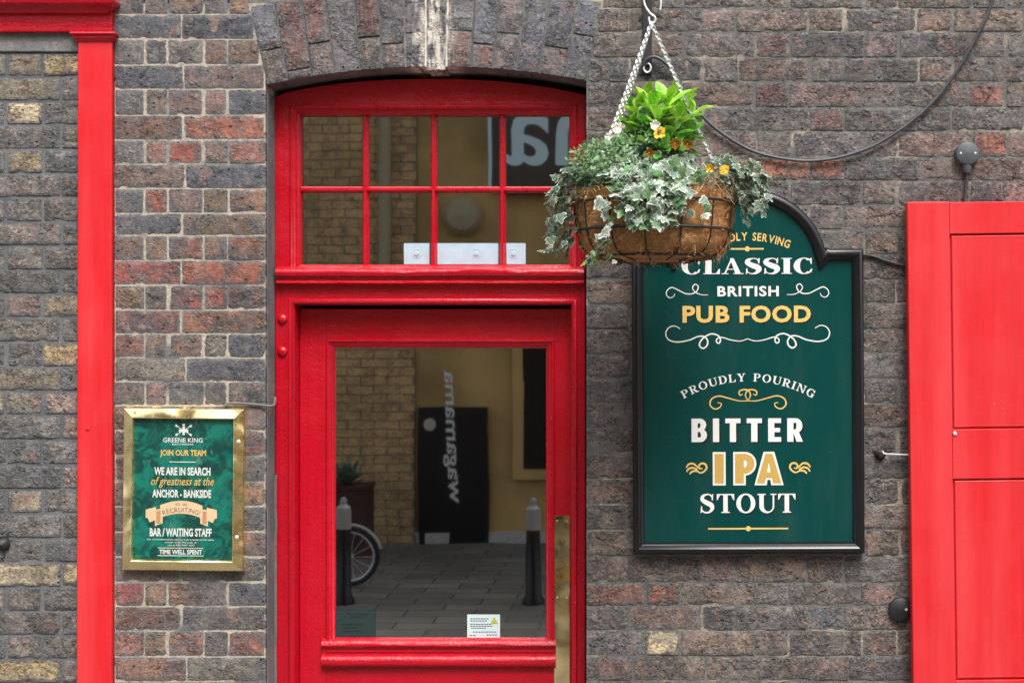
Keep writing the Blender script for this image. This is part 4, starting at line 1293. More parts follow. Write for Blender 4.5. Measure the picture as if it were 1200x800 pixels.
def arc_text(mb, body, cx, cy, rad, half_w, h, Y, geo_fn, word=None):
    """letters standing on an arc: centre column cx, row of baseline at centre cy, radius in px"""
    geos = [geo_fn(ch) if ch != ' ' else None for ch in body]
    ws = [(g[2] if g else 0.45) for g in geos]
    gap = 0.16
    tot = sum(ws) + gap * (len(ws) - 1)
    k = 2 * half_w / tot
    s = -half_w; wi = 0
    for g, w in zip(geos, ws):
        mid = s + w * k / 2
        if not g: wi += 1
        if g and word in (None, wi):
            th = mid / rad
            ox, oy = cx + rad * math.sin(th), cy + rad - rad * math.cos(th)
            vs_ = []
            for (x, y, zz) in g[0]:
                lx, ly = (x - w / 2) * k, y * h
                vs_.append(P(ox + lx * math.cos(th) + ly * math.sin(th), oy + lx * math.sin(th) - ly * math.cos(th), Y - zz))
            mb.add(vs_, g[1])
        s += (w + gap) * k
def sans_geo(bold):
    def f(ch):
        vs_, fs_ = text_geo(ch, bold, 0, 1, 3)
        x0, x1, y0, y1 = bbox2(vs_)
        hh = 0.73
        return [((v[0]-x0)/hh, v[1]/hh, 0) for v in vs_], fs_, (x1-x0)/hh
    return f
for wi_ in (0, 1):
    mb = MB(); arc_text(mb, 'WE ARE', 211.7, 592.3, 58, 7, 3.4, TY - .0004, sans_geo(.0), wi_); mb.build('lettering', M['ink'], pc)
mb = MB(); arc_text(mb, 'RECRUITING!', 211.7, 599.6, 58, 21.5, 5.6, TY - .0004, sans_geo(.0)); mb.build('lettering', M['ink'], pc)
a = P(150, 659, FB + .009); c_ = P(274, 488, FB + .009)
b = MB(); b.quad((a.x, FB + .009, a.z), (c_.x, FB + .009, a.z), (c_.x, FB + .009, c_.z), (a.x, FB + .009, c_.z)); b.build('glazing', M['poster_glass'], pc)
for (xx, yy) in ((277.5, 517), (276.5, 629)):
    q = P(xx, yy, FB); b = MB(); b.lathe((q.x, FB + .0055, q.z), [(0.0065, 0), (0.006, .003), (0.003, .005), (0, .0055)], 14, 'Y'); b.build('lock', M['steel'], pc, smooth=True)
b = MB(); q = P(155.5, 484, FB); b.lathe((q.x, FB + .0055, q.z), [(0.004, 0), (0.003, .002), (0, .003)], 10, 'Y'); b.build('screw', M['brass'], pc, smooth=True)
pc.rotation_euler = (0, R(0.6), 0)

# ------------------------------------------------------------------ serif letter shapes (unit cap height)
def serif_geo(T=0.2, tn=0.07, wide=1.0, sf=0.055):
    """returns f(ch) -> (verts (x,y,lift), faces, width)"""
    def strip(acc, a, b_):
        n = len(acc[0]); z = len(acc[1]) * 1e-6
        for p, q in zip(a, b_): acc[0] += [(p[0], p[1], z), (q[0], q[1], z)]
        for i in range(len(a) - 1): acc[1].append((n+2*i, n+2*i+1, n+2*i+3, n+2*i+2))
    def poly(acc, pts):
        n = len(acc[0]); z = len(acc[1]) * 1e-6
        acc[0] += [(x, y, z) for x, y in pts]; acc[1].append(tuple(range(n, n + len(pts))))
    def rect(acc, x0, y0, x1, y1): poly(acc, [(x0, y0), (x1, y0), (x1, y1), (x0, y1)])
    def ring(acc, cx, cy, rx, ry, a0, a1, tx, ty, n=26):
        A = [R(a0 + (a1 - a0) * i / n) for i in range(n + 1)]
        strip(acc, [(cx + rx*math.cos(a), cy + ry*math.sin(a)) for a in A], [(cx + (rx-tx)*math.cos(a), cy + (ry-ty)*math.sin(a)) for a in A])
    def stroke(acc, pts, ws, n=6):
        c = catmull([Vector((p[0], p[1], 0)) for p in pts], n); m = len(c)
        W = catmull([Vector((w, 0, 0)) for w in ws], n)
        A, B = [], []
        for i in range(m):
            t = (c[min(i+1, m-1)] - c[max(i-1, 0)]).normalized(); q = Vector((-t.y, t.x, 0)) * W[i].x / 2
            A.append(((c[i]+q).x, (c[i]+q).y)); B.append(((c[i]-q).x, (c[i]-q).y))
        strip(acc, A, B)
    e = 0.09
    def f(ch):
        acc = [[], []]
        if ch == 'I':
            w = T + 2*e; rect(acc, e, 0, e+T, 1); rect(acc, 0, 0, w, sf); rect(acc, 0, 1-sf, w, 1)
        elif ch == 'L':
            w = 0.72; rect(acc, e, 0, e+T, 1); rect(acc, 0, 1-sf, T+2*e, 1); rect(acc, 0, 0, w, sf); poly(acc, [(w-.16, sf), (w, sf), (w, .34), (w-.035, .34)])
        elif ch == 'T':
            w = 0.82; rect(acc, w/2-T/2, 0, w/2+T/2, 1); rect(acc, 0, 1-sf, w, 1); rect(acc, w/2-T/2-e, 0, w/2+T/2+e, sf)
            poly(acc, [(0, .68), (.035, .68), (.15, 1-sf), (0, 1-sf)]); poly(acc, [(w-.15, 1-sf), (w-.035, .68), (w, .68), (w, 1-sf)])
        elif ch == 'O':
            w = 0.9; ring(acc, w/2, .5, w/2, .52, 0, 360, T, tn, 40)
        elif ch in 'CG':
            w = 0.86; ring(acc, .45, .5, .45, .52, 48, 312 if ch == 'C' else 330, T, tn, 30)
            poly(acc, [(.70, .80), (.74, .62), (.78, .62), (.78, 1.0), (.74, 1.0), (.66, .88)])
            if ch == 'C': poly(acc, [(.66, .12), (.76, .10), (.80, .30), (.76, .34), (.70, .20)])
            else: rect(acc, .78-T*.95, .02, .78, .42); rect(acc, .50, .40, .87, .40+sf)
        elif ch == 'D':
            w = 0.86; rect(acc, e, 0, e+T, 1); rect(acc, 0, 0, .45, sf); rect(acc, 0, 1-sf, .45, 1); ring(acc, .42, .5, .44, .5, -90, 90, T, sf, 24)
        elif ch in 'PR':
            w = 0.76 if ch == 'P' else 0.84; rect(acc, e, 0, e+T, 1); rect(acc, 0, 0, T+2*e, sf); rect(acc, 0, 1-sf, .42, 1); rect(acc, e, .45, .42, .45+sf)
            ring(acc, .40, .725, .34, .275, -90, 90, T*.95, sf, 20)
            if ch == 'R': poly(acc, [(.36, .47), (.52, .47), (.80, .0), (.56, .0)]); rect(acc, .54, 0, .88, sf)
        elif ch == 'U':
            w = 0.88; rect(acc, e, .34, e+T, 1); rect(acc, 0, 1-sf, T+2*e, 1); rect(acc, .72, .34, .72+tn, 1); rect(acc, .62, 1-sf, .90, 1)
            n = 18; A = [R(180 + 180*i/n) for i in range(n+1)]
            x0_, x1_ = e, .72+tn
            cx = (x0_+x1_)/2; rx = (x1_-x0_)/2
            ix0_, ix1_ = e+T, .72; icx = (ix0_+ix1_)/2; irx = (ix1_-ix0_)/2
            strip(acc, [(cx+rx*math.cos(a), .34+.36*math.sin(a)) for a in A], [(icx+irx*math.cos(a), .34+.27*math.sin(a)) for a in A])
        elif ch == 'A':
            w = 0.92; poly(acc, [(.36, 1), (.52, 1), (.84, 0), (.60, 0)]); poly(acc, [(.40, .96), (.45, .90), (.17, 0), (.10, 0)]); rect(acc, .20, .28, .66, .28+sf)
            rect(acc, 0, 0, .30, sf); rect(acc, .50, 0, .94, sf)
        elif ch == 'N':
            w = 0.94; rect(acc, .12, 0, .12+tn, 1); rect(acc, .76, 0, .76+tn, 1); poly(acc, [(.10, 1), (.32, 1), (.83, 0), (.70, 0)]); rect(acc, 0, 0, .32, sf); rect(acc, .64, 1-sf, .95, 1); rect(acc, 0, 1-sf, .30, 1)
        elif ch == 'Y':
            w = 0.88; rect(acc, .44-T/2, 0, .44+T/2, .48); poly(acc, [(.06, 1), (.30, 1), (.54, .45), (.34, .45)]); poly(acc, [(.70, 1), (.77, 1), (.54, .42), (.46, .45)]); rect(acc, 0, 1-sf, .38, 1); rect(acc, .60, 1-sf, .88, 1); rect(acc, .26, 0, .62, sf)
        elif ch == 'S':
            w = 0.72
            stroke(acc, [(.62, .80), (.50, .955), (.33, .975), (.16, .88), (.14, .70), (.34, .54), (.54, .42), (.60, .24), (.48, .06), (.30, .02), (.16, .09), (.08, .22)], [tn, tn, tn*1.1, T*.7, T*.9, T*1.15, T*1.15, T*.85, T*.5, tn*1.1, tn, tn])
            poly(acc, [(.585, .66), (.63, .66), (.65, 1.0), (.61, 1.0), (.56, .90)]); poly(acc, [(.05, 0), (.09, 0), (.13, .10), (.12, .36), (.07, .36)])
        if wide != 1.0:
            return [(x*wide, y, z) for x, y, z in acc[0]], acc[1], w * wide
        return acc[0], acc[1], w
    return f

def serif_line(mb, body, px0, px1, py0, py1, Y, fn, gap=0.1):
    geos = [fn(ch) for ch in body]
    tot = sum(g[2] for g in geos) + gap * (len(geos) - 1)
    k = (px1 - px0) / tot; h = py1 - py0; s = px0
    for g in geos:
        mb.add([P(s + x * k, py1 - y * h, Y - z) for x, y, z in g[0]], g[1]); s += (g[2] + gap) * k

# ------------------------------------------------------------------ green pub sign
SGF = -0.040
sg = thing('pub_sign', 'bottle green arched pub sign board with black frame and white and gold lettering', 'sign', (P(878, 0, 0).x, 0.0, P(0, 649, SGF).z))
cxs, cys, RS = 878.0, 315.4, 94.1
arc = []
for i in range(33):
    th = R(14.6 + (180 - 29.2) * i / 32)
    arc.append((cxs + RS * math.cos(th), cys - RS * math.sin(th)))
path = [(742, 649), (1014, 649), (1014, 291.8), (975, 291.8), (970.5, 290.2)] + arc[0:] + [(785.5, 290.2), (781, 291.8), (742, 291.8)]
path = [(P(x, y, SGF).x, P(x, y, SGF).z) for x, y in path]
b = MB()
b.sweep(path, [(0, .003), (0, SGF + .010), (.003, SGF + .004), (.008, SGF), (.016, SGF - .001), (.022, SGF + .003), (.026, SGF + .010), (.029, SGF + .012), (.033, SGF + .013), (.034, SGF + .022)])
b.build('frame', M['black_gloss'], sg, smooth=True, angle=38)
inner = MB(); inner.sweep(path, [(.030, SGF + .020)])
ip = [(v.x, v.z) for v in inner.v]
PYS = SGF + .0205
b = MB(); b.prism(ip, PYS, -.002); b.build('panel', M['green_panel'], sg)
LY = PYS - .0006
class Ink:
    pass
def sign_put(name, build_fn, mat, shadow=None):
    if shadow:
        mb = MB(); build_fn(mb, LY + .0002)
        k = K(LY); mb.v = [v + Vector((shadow[0] * k, 0, -shadow[1] * k)) for v in mb.v]
        mb.build(name + '_shadow', M['shadow_ink'], sg)
    mb = MB(); build_fn(mb, LY); return mb.build(name, mat, sg)
def block_geo(ch):
    acc = [[], []]
    def poly(pts):
        n = len(acc[0]); z = len(acc[1]) * 2e-6
        acc[0].extend((x, y, z) for x, y in pts); acc[1].append(tuple(range(n, n + len(pts))))
    def rect(x0, y0, x1, y1): poly([(x0, y0), (x1, y0), (x1, y1), (x0, y1)])
    def bowl(x, y0, y1, rx, tx, ty):
        n = len(acc[0]); z = len(acc[1]) * 2e-6; cy = (y0 + y1) / 2; ry = (y1 - y0) / 2
        A = [R(90 - 180 * i / 14) for i in range(15)]
        for a in A:
            acc[0].append((x + rx * math.cos(a), cy + ry * math.sin(a), z)); acc[0].append((x + (rx - tx) * math.cos(a), cy + (ry - ty) * math.sin(a), z))
        for i in range(14): acc[1].append((n+2*i, n+2*i+1, n+2*i+3, n+2*i+2))
    T = .27; h = .2
    if ch == 'I': w = T; rect(0, 0, T, 1)
    elif ch == 'T': w = .66; rect(0, 1-h, w, 1); rect(w/2-T/2, 0, w/2+T/2, 1-h+.001)
    elif ch == 'E': w = .56; rect(0, 0, T, 1); rect(T, 0, w, h); rect(T, 1-h, w, 1); rect(T, .41, w-.04, .59)
    else:
        w = .66
        rect(0, 0, T, 1); rect(T-.01, 1-h, .36, 1)
        if ch == 'B':
            rect(T-.01, 0, .38, h); rect(T-.01, .43, .36, .60); bowl(.36, .46, 1, .28, .25, h-.02); bowl(.37, 0, .58, .30, .26, h-.01)
        else:
            rect(T-.01, .36, .36, .52); bowl(.36, .36, 1, .30, .26, h-.02); poly([(.26, .40), (.50, .42), (.68, 0), (.40, 0)])
    return acc[0], acc[1], w
fat = serif_geo(0.27, 0.055, 1.0, .05)
bold = serif_geo(0.21, 0.075, 1.0, .06)
med = serif_geo(0.19, 0.085, 1.0, .075)
for wi_ in (0, 1): sign_put('lettering', lambda mb, Y: arc_text(mb, 'PROUDLY SERVING', 877, 281.5, 128, 50, 9.5, Y, sans_geo(.02), wi_), M['gold'])
sign_put('lettering', lambda mb, Y: serif_line(mb, 'CLASSIC', 800, 955, 302.5, 321, Y, fat, .07), M['white'], (1.3, 1.3))
sign_put('lettering', lambda mb, Y: fit_text(mb, text_geo('BRITISH', .028, 0, 1.12), 842, 914, 335, 347.3, Y), M['white'])
sign_put('lettering', lambda mb, Y: fit_text(mb, text_geo('PUB', .035, 0, 1.08), 801, 856, 358, 378, Y), M['gold'], (1.3, 1.4))
sign_put('lettering', lambda mb, Y: fit_text(mb, text_geo('FOOD', .035, 0, 1.08), 868, 951.5, 358, 378, Y), M['gold'], (1.3, 1.4))
for wi_ in (0, 1): sign_put('lettering', lambda mb, Y: arc_text(mb, 'PROUDLY POURING', 877.5, 446.5, 150, 79, 9.2, Y, med, wi_), M['white'])
sign_put('lettering', lambda mb, Y: serif_line(mb, 'BITTER', 811, 941, 490, 517.5, Y, block_geo, .27), M['white'], (2.0, 1.6))
def ipa(bold_, grow):
    def f(mb, Y):
        # three letters drawn as heavy outlines, grown outward for the white border
        g = grow
        def add(pts, holes=None): pass
        x = [(838, 849), (861.5, 885), (892, 915.5)]
        y0, y1 = 531.5, 566
        z = [0]
        def rect(x0, ya, x1, yb):
            z[0] += 1; YY = Y - z[0] * 2e-6
            mb.quad(P(x0, yb, YY), P(x1, yb, YY), P(x1, ya, YY), P(x0, ya, YY))
        def poly(pts):
            z[0] += 1; YY = Y - z[0] * 2e-6
            q = [P(px, py, YY) for px, py in pts]; mb.add(q, [tuple(range(len(q)))])
        def seg(pts0, pts1):
            z[0] += 1; YY = Y - z[0] * 2e-6
            vs_ = []
            for p, q in zip(pts0, pts1): vs_ += [P(p[0], p[1], YY), P(q[0], q[1], YY)]
            mb.add(vs_, [(2*i, 2*i+2, 2*i+3, 2*i+1) for i in range(len(pts0) - 1)])
        rect(838 - g, y0 - g, 848.5 + g, y1 + g)
        rect(862 - g, y0 - g, 872 + g, y1 + g)
        A = [R(-90 + 180 * i / 16) for i in range(17)]
        # bowl of the P
        co = [(873.5 + (11 + g) * math.cos(a), 543 + (11.5 + g) * math.sin(a)) for a in A]
        ci = [(873.5 + max(.6, 2.6 - g) * math.cos(a), 543 + max(.8, 4.2 - g) * math.sin(a)) for a in A]
        seg(co, ci)
        rect(870, y0 - g, 873.8, 538.8 + g); rect(870, 547.2 - g, 873.8, 554.5 + g)
        # A
        poly([(887.2 - g * 1.15, y1 + g), (896.6 + g, y1 + g), (903.4 + g * .4, y0 - g), (897.6 - g, y0 - g)])
        poly([(906.4 - g, y1 + g), (916 + g * 1.15, y1 + g), (905.6 + g, y0 - g), (899.6 - g * .4, y0 - g)])
        rect(894, 553.2 - g, 909, 559.8 + g)
    return f
def place(name, fn, mat, Y):
    mb = MB(); fn(mb, Y)
    return mb.build(name, mat, sg)
place('lettering', ipa(0, 2.3), M['white'], LY)
place('lettering', ipa(0, 0.0), M['gold_dark'], LY - .0004)
sign_put('lettering', lambda mb, Y: serif_line(mb, 'STOUT', 820, 932.5, 578.3, 600.5, Y, bold, .1), M['white'], (1.4, 1.4))
def ribbon2(mb, pts, w, Y, taper=True, n=8):
    c = catmull([Vector((x, y, 0)) for x, y in pts], n); m = len(c)
    vs_ = []
    for i in range(m):
        t = (c[min(i+1, m-1)] - c[max(i-1, 0)]).normalized()
        f = i / (m - 1)
        ww = w * (0.55 + 0.6 * math.sin(math.pi * f) ** 0.7) if taper else w
        q = Vector((-t.y, t.x, 0)) * ww / 2
        YY = Y - i * 1.5e-6
        vs_ += [P((c[i]+q).x, (c[i]+q).y, YY), P((c[i]-q).x, (c[i]-q).y, YY)]
    mb.add(vs_, [(2*i, 2*i+1, 2*i+3, 2*i+2) for i in range(m - 1)])
def crop1(pts): return [(720 + x / 3.6375, 210 + y / 3.6375) for x, y in pts]
def crop2(pts): return [(720 + x / 3.2, 410 + y / 3.2) for x, y in pts]
def both(name, curves, w, mat, cx=877.3, extra=0):
    for s_ in (1, -1):
        mb = MB()
        for pts in curves:
            q = pts if s_ == 1 else [(2 * cx - x, y) for x, y in pts]
            ribbon2(mb, q, w, LY - (0 if s_ == 1 else .0001))
        mb.build(name, mat, sg)
both('flourish', [crop1([(405,492),(375,491),(350,480),(338,462),(348,447),(362,455),(356,476),(335,487),(308,486),(275,470),(250,460),(232,470),(226,488),(238,503),(256,499),(262,486)])], 1.15, M['white'])
both('flourish', [crop1([(285,636),(262,624),(236,631),(223,655),(234,681),(270,692),(320,685),(360,669),(388,670),(402,690),(396,711),(380,719),(366,706),(374,685),(395,667),(420,658),(445,665),(456,681),(451,697),(440,694),(441,680),(462,673),(500,684),(540,689),(573,679)])], 1.55, M['white'])
both('flourish', [crop2([(503,190),(470,190),(430,180),(395,172),(368,182),(361,204),(378,220),(398,214),(403,200),(389,197)]), crop2([(503,190),(513,170),(505,152),(487,148),(471,155),(473,169),(484,165)])], 1.35, M['gold'])
both('floret', [crop2([(300,440),(320,458),(336,455),(347,441),(342,427),(328,424),(318,434),(323,444),(332,441)]), crop2([(316,442),(300,426),(282,426),(270,440)]), crop2([(314,448),(296,440),(280,444),(272,456)]), crop2([(318,455),(302,452),(290,456),(284,464)])], 2.0, M['gold'])
def rule(px0, px1, py, mat):
    mb = MB(); a = P(px0, py + .9, LY); c_ = P(px1, py - .9, LY); mb.quad((a.x, LY, a.z), (c_.x, LY, a.z), (c_.x, LY, c_.z), (a.x, LY, c_.z))
    m = (px0 + px1) / 2
    mb.add([P(m + 3 * math.cos(i * math.pi / 8), py + 3 * math.sin(i * math.pi / 8), LY - .0002) for i in reversed(range(16))], [tuple(range(16))])
    mb.build('rule', mat, sg)
rule(858, 896.5, 291.6, M['gold']); rule(830, 924, 619, M['gold'])
sg.rotation_euler = (0, R(-0.25), 0)

# ------------------------------------------------------------------ hanging basket on its bracket
BY = -0.42
bx = P(767, 240, BY); zr = bx.z
HK = P(763.5, 27, BY)           # where the chains meet
t = thing('bracket', 'black iron wall bracket carrying the hanging basket', 'bracket', P(758.5, 86, 0))
x0, x1 = P(753, 0).x, P(764, 0).x
ztop = P(0, -110, 0).z
b = MB(); b.box((x0, -.008, P(0, 88).z), (x1, .004, ztop)); b.build('back_plate', M['iron'], t, bevel=.0015)
xm = HK.x
b = MB(); b.tube([((x0+x1)/2, -.006, ztop - .06), (xm, BY * .5, P(0, -36, BY).z + .02), (xm, BY, P(0, -30, BY).z)], .008, 8); b.build('arm', M['iron'], t, smooth=True)
b = MB(); b.tube(catmull([((x0+x1)/2, -.006, P(0, 60).z), ((x0+x1)/2 , -.12, P(0, -40).z + .0), (xm, BY * .6, P(0, -44, BY).z + .03)], 6), .006, 8)
b = MB(); b.tube([(xm, BY, P(0, -30, BY).z + .012 ), (xm, BY, P(0, -30, BY).z - .012)], .011, 10); b.build('arm_tip', M['iron'], t, smooth=True)
q = P(758.5, 80, -.01)
b = MB(); b.tube([(q.x + .011*math.cos(i*math.pi/8), -.014, q.z + .014*math.sin(i*math.pi/8)) for i in range(17)], .003, 6, False); b.build('ring_bolt', M['steel'], t, smooth=True)

hb_ = thing('hanging_basket', 'round wire hanging basket with brown coir liner on steel chains', 'basket', (bx.x, BY, zr - .165))
C0 = Vector((bx.x, BY, zr))
prof = [(.03, .226), (.02, .223), (0, .215), (-.035, .212), (-.07, .208), (-.10, .202), (-.125, .190), (-.143, .168), (-.154, .125), (-.158, .05), (-.159, .0)]
def bowl_r(h):
    for (h0, r0), (h1, r1) in zip(prof, prof[1:]):
        if h1 <= h <= h0: return r0 + (r1 - r0) * (h0 - h) / (h0 - h1)
    return prof[0][1] if h > prof[0][0] else 0
NV = 14
mb = MB()
na, nh = 96, 24
for j in range(nh + 1):
    f = j / nh
    h = .03 - (.189) * (1 - (1 - f) ** 1.0)
    for i in range(na):
        a = 2 * math.pi * i / na
        r = bowl_r(h)
        d_ = Vector((math.cos(a), math.sin(a), 0))
        lump = noise.fractal(Vector((d_.x * 5, d_.y * 5, h * 22)), .8, 2, 4) * .007
        # liner bulges between the upright wires
        lump += .009 * abs(math.sin((a - .1) * NV / 2 - math.pi / 2 + math.pi / 2)) * (1 if h < .005 else .2) - .004
        if h > 0: lump += noise.noise(Vector((d_.x * 7, d_.y * 7, 3))) * .012 * (h / .03)
        zz = h + (noise.noise(Vector((d_.x * 6, d_.y * 6, 8))) * .012 if j == 0 else 0)
        mb.v.append(C0 + d_ * max(0, r + lump) + Vector((0, 0, zz)))
for j in range(nh):
    for i in range(na):
        i2 = (i + 1) % na
        mb.f.append((j*na+i, (j+1)*na+i, (j+1)*na+i2, j*na+i2))
def coir_mat():
    t = NT('coconut_coir')
    p = t.obj()
    n1 = t.noise(t.mapping(p, (60, 60, 60)), 1, 6, .7, 2.5)
    n2 = t.noise(p, 14, 4)
    n3 = t.noise(p, 260, 3, .7, 1.0)
    c = t.mix(t.ramp(n1, .32, .68), lin(210, 136, 76)[:3], lin(250, 192, 122)[:3])
    c = t.mix(t.ramp(n2, .35, .65, 0, .5), c, lin(222, 152, 92)[:3])
    c = t.mix(t.ramp(n3, .55, .75, 0, .5), c, lin(246, 206, 152)[:3])
    n4 = t.noise(t.mapping(p, (30, 30, 70)), 1, 6, .75, 3.0)
    c = t.mix(t.ramp(n4, .46, .30, 0, .28), c, lin(128, 78, 44)[:3])
    f1 = t.noise(t.mapping(p, (34, 34, 240)), 1, 3, .6, 1.6)
    f2 = t.noise(t.mapping(p, (240, 240, 34)), 1, 3, .6, 1.6)
    fm = t.math('MAXIMUM', t.ramp(f1, .54, .66), t.ramp(f2, .54, .66))
    c = t.mix(t.math('MULTIPLY', fm, .55), c, lin(252, 220, 170)[:3])
    fd = t.math('MAXIMUM', t.ramp(f1, .44, .34), t.ramp(f2, .44, .34))
    c = t.mix(t.math('MULTIPLY', fd, .38), c, lin(150, 92, 52)[:3])
    h = t.math('ADD', t.math('ADD', n1, t.math('ADD', n4, fm)), t.math('MULTIPLY', n3, .7))
    t.bsdf(Base_Color=c, Roughness=.9, Normal=t.bump(h, 1.0, .010))
    return t.m
M['coir'] = coir_mat()
mb.build('coir_liner', M['coir'], hb_, smooth=True, angle=0)
# loose fibres
mb = MB(); fr = random.Random(3)
for k in range(2200):
    a = fr.uniform(0, 2*math.pi); h = fr.uniform(-.156, .035)
    r = bowl_r(min(h, .03)) + .002
    d_ = Vector((math.cos(a), math.sin(a), 0)); p0_ = C0 + d_ * r + Vector((0, 0, h))
    tg = Vector((-math.sin(a), math.cos(a), 0)); L = fr.uniform(.007, .024)
    v1 = (tg * fr.uniform(-1, 1) + Vector((0, 0, fr.uniform(-1, .7))) + d_ * fr.uniform(-.02, .28)).normalized() * L
    v2 = (tg * fr.uniform(-1, 1) + Vector((0, 0, fr.uniform(-1, .5))) + d_ * fr.uniform(-.1, .15)).normalized() * L * .7
    w = Vector((fr.uniform(-1, 1), fr.uniform(-1, 1), fr.uniform(-1, 1))).normalized() * .00045
    w2 = w.cross(v1).normalized() * .00045
    n0 = len(mb.v)
    pts_ = [p0_, p0_ + v1, p0_ + v1 + v2]
    for q_ in pts_: mb.v += [q_ + w, q_ - w * .5 + w2, q_ - w * .5 - w2]
    for s_ in range(2):
        for e_ in range(3):
            e2_ = (e_ + 1) % 3
            mb.f.append((n0 + s_*3 + e_, n0 + s_*3 + e2_, n0 + s_*3 + 3 + e2_, n0 + s_*3 + 3 + e_))
for k in range(16):   # long strands hanging beneath
    a = fr.uniform(0, 2*math.pi); h = fr.uniform(-.158, -.14); r = bowl_r(h) * fr.uniform(.9, 1.0)
    p0_ = C0 + Vector((math.cos(a) * r, math.sin(a) * r, h))
    q_ = [p0_]
    for s_ in range(4): q_.append(q_[-1] + Vector((fr.uniform(-.012, .012), fr.uniform(-.01, .01), -fr.uniform(.004, .012))))
    mb.tube(q_, .0005, 3)
fo = mb.build('coir_fibres', simple('loose_coir_fibre', lin(232, 180, 120), .8, var=.25, vscale=80), hb_); fo['kind'] = 'stuff'
# wires
def ring_at(h, dr, wr, name='ring_wire'):
    r = bowl_r(h) + dr
    b = MB(); b.tube([C0 + Vector((r*math.cos(2*math.pi*i/64), r*math.sin(2*math.pi*i/64), h)) for i in range(65)], wr, 7, False)
    b.build(name, M['wire'], hb_, smooth=True)
ring_at(0, .010, .0036); ring_at(-.075, .011, .0042); ring_at(-.146, .012, .0034); ring_at(-.152, -.045, .0028)
for k in range(NV):
    a = 2 * math.pi * k / NV + .1
    pts_ = []
    for i in range(13):
        h = 0.002 - .158 * i / 12
        r = bowl_r(min(h, 0)) + .0075
        pts_.append(C0 + Vector((r*math.cos(a), r*math.sin(a), h - (.003 if i == 12 else 0))))
    b = MB(); b.tube(pts_, .0026, 6); b.build('upright_wire', M['wire'], hb_, smooth=True)
# S hook
hkp = []
for (px, py) in ((778, -2), (779, -14), (772, -27), (764, -32), (757, -24), (755, -8), (757, 4), (763, 13), (768, 19), (767.5, 24), (764, 26.5), (760.5, 24), (761, 19)):
    hkp.append(P(px, py, BY))
hkp = [P(*p_, BY) for p_ in ((773.5, 12), (774.5, 3), (771, -12), (764.5, -22), (757.5, -14), (754.5, 0), (757, 9), (762, 16), (767, 20), (768, 24), (764.5, 28), (761, 25.5), (760.5, 20))]
b = MB(); b.tube(catmull(hkp, 6), .0031, 8); b.build('s_hook', M['steel'], hb_, smooth=True)
# chains
def link_mesh(mb, c, d_, side, L, W, r):
    pts_ = []
    for i in range(13):
        a = 2*math.pi*i/12
        pts_.append(c + d_ * math.cos(a) * L/2 + side * math.sin(a) * W/2)
    mb.tube(pts_, r, 5, False)
for az in (4, 150, 214):
    end = C0 + Vector((math.cos(R(az)) * .215, math.sin(R(az)) * -.215, .004))
    d_ = end - HK; Ltot = d_.length; d_.normalize()
    n = int(Ltot / .0098)
    s1 = d_.cross(Vector((0, 1, 0))).normalized(); s2 = d_.cross(s1).normalized()
    s1, s2 = (s1 + s2 * .7).normalized(), (s2 - s1 * .7).normalized()
    mb = MB()
    for k in range(n):
        f = (k + .5) / n
        c_ = HK + d_ * Ltot * f + Vector((0, 0, -.006 * math.sin(math.pi * f)))
        link_mesh(mb, c_, d_, s1 if k % 2 else s2, .0150, .0098, .0021)
    mb.build('chain', M['steel'], hb_, smooth=True)
# compost
mb = MB(); mb.lathe(C0, [(.21, .005), (.18, .02), (.1, .03), (0, .035)], 32)
mb.build('compost', simple('dark_compost', lin(40, 30, 22), .95, bump=(120, 1, .006), var=.4, vscale=80), hb_, smooth=True)

# ------------------------------------------------------------------ plants
def leaf_mat(name, inner, outer, mid=0.55, rough=.42, soft=.1):
    t = NT(name)
    at = t.n('ShaderNodeAttribute', attribute_name='edge')
    oi = t.n('ShaderNodeObjectInfo')
    p = t.pos()
    f = t.math('ADD', at.outputs['Fac'], t.math('MULTIPLY', t.math('SUBTRACT', t.noise(p, 130, 4), .5), .7))
    m = t.ramp(f, mid - soft, mid + soft)
    inn = t.mix(t.ramp(t.noise(p, 170, 3), .4, .65), inner[0], inner[1])
    c = t.mix(m, inn, outer)
    hue = t.n('ShaderNodeHueSaturation', {'Hue': t.ramp(oi.outputs['Random'], 0, 1, .485, .515), 'Value': t.math('MULTIPLY', t.ramp(t.noise(p, 24, 2), .3, .7, .72, 1.25), t.math('MULTIPLY_ADD', oi.outputs['Random'], .5, .92)), 'Color': c})
    bs = t.bsdf(Base_Color=hue.outputs[0], Roughness=rough, Subsurface_Weight=0.0)
    tl = t.n('ShaderNodeBsdfTranslucent', {'Color': hue.outputs[0]})
    mx = t.n('ShaderNodeMixShader', {0: .28, 1: bs.outputs[0], 2: tl.outputs[0]})
    t.t.links.new(mx.outputs[0], t.out.inputs[0])
    return t.m
M['ivy'] = leaf_mat('variegated_ivy_leaf', ((.10, .175, .11), (.23, .32, .25)), (.72, .76, .66), .84, .4, .12)
M['ivy_green'] = leaf_mat('green_ivy_leaf', ((.07, .155, .06), (.13, .25, .10)), (.36, .47, .30), .93, .38, .12)
M['ivy_white'] = leaf_mat('cream_ivy_leaf', ((.20, .28, .20), (.36, .43, .36)), (.84, .86, .78), .70, .4, .2)
M['ivy_young'] = leaf_mat('young_ivy_leaf', ((.16, .30, .06), (.22, .36, .09)), (.52, .58, .30), .9, .4)
M['glossy'] = leaf_mat('bright_green_glossy_leaf', ((.17, .40, .03), (.32, .56, .05)), (.40, .64, .08), .8, .3, .25)
M['glossy2'] = leaf_mat('deep_green_glossy_leaf', ((.06, .20, .025), (.13, .32, .035)), (.20, .44, .06), .8, .3, .25)
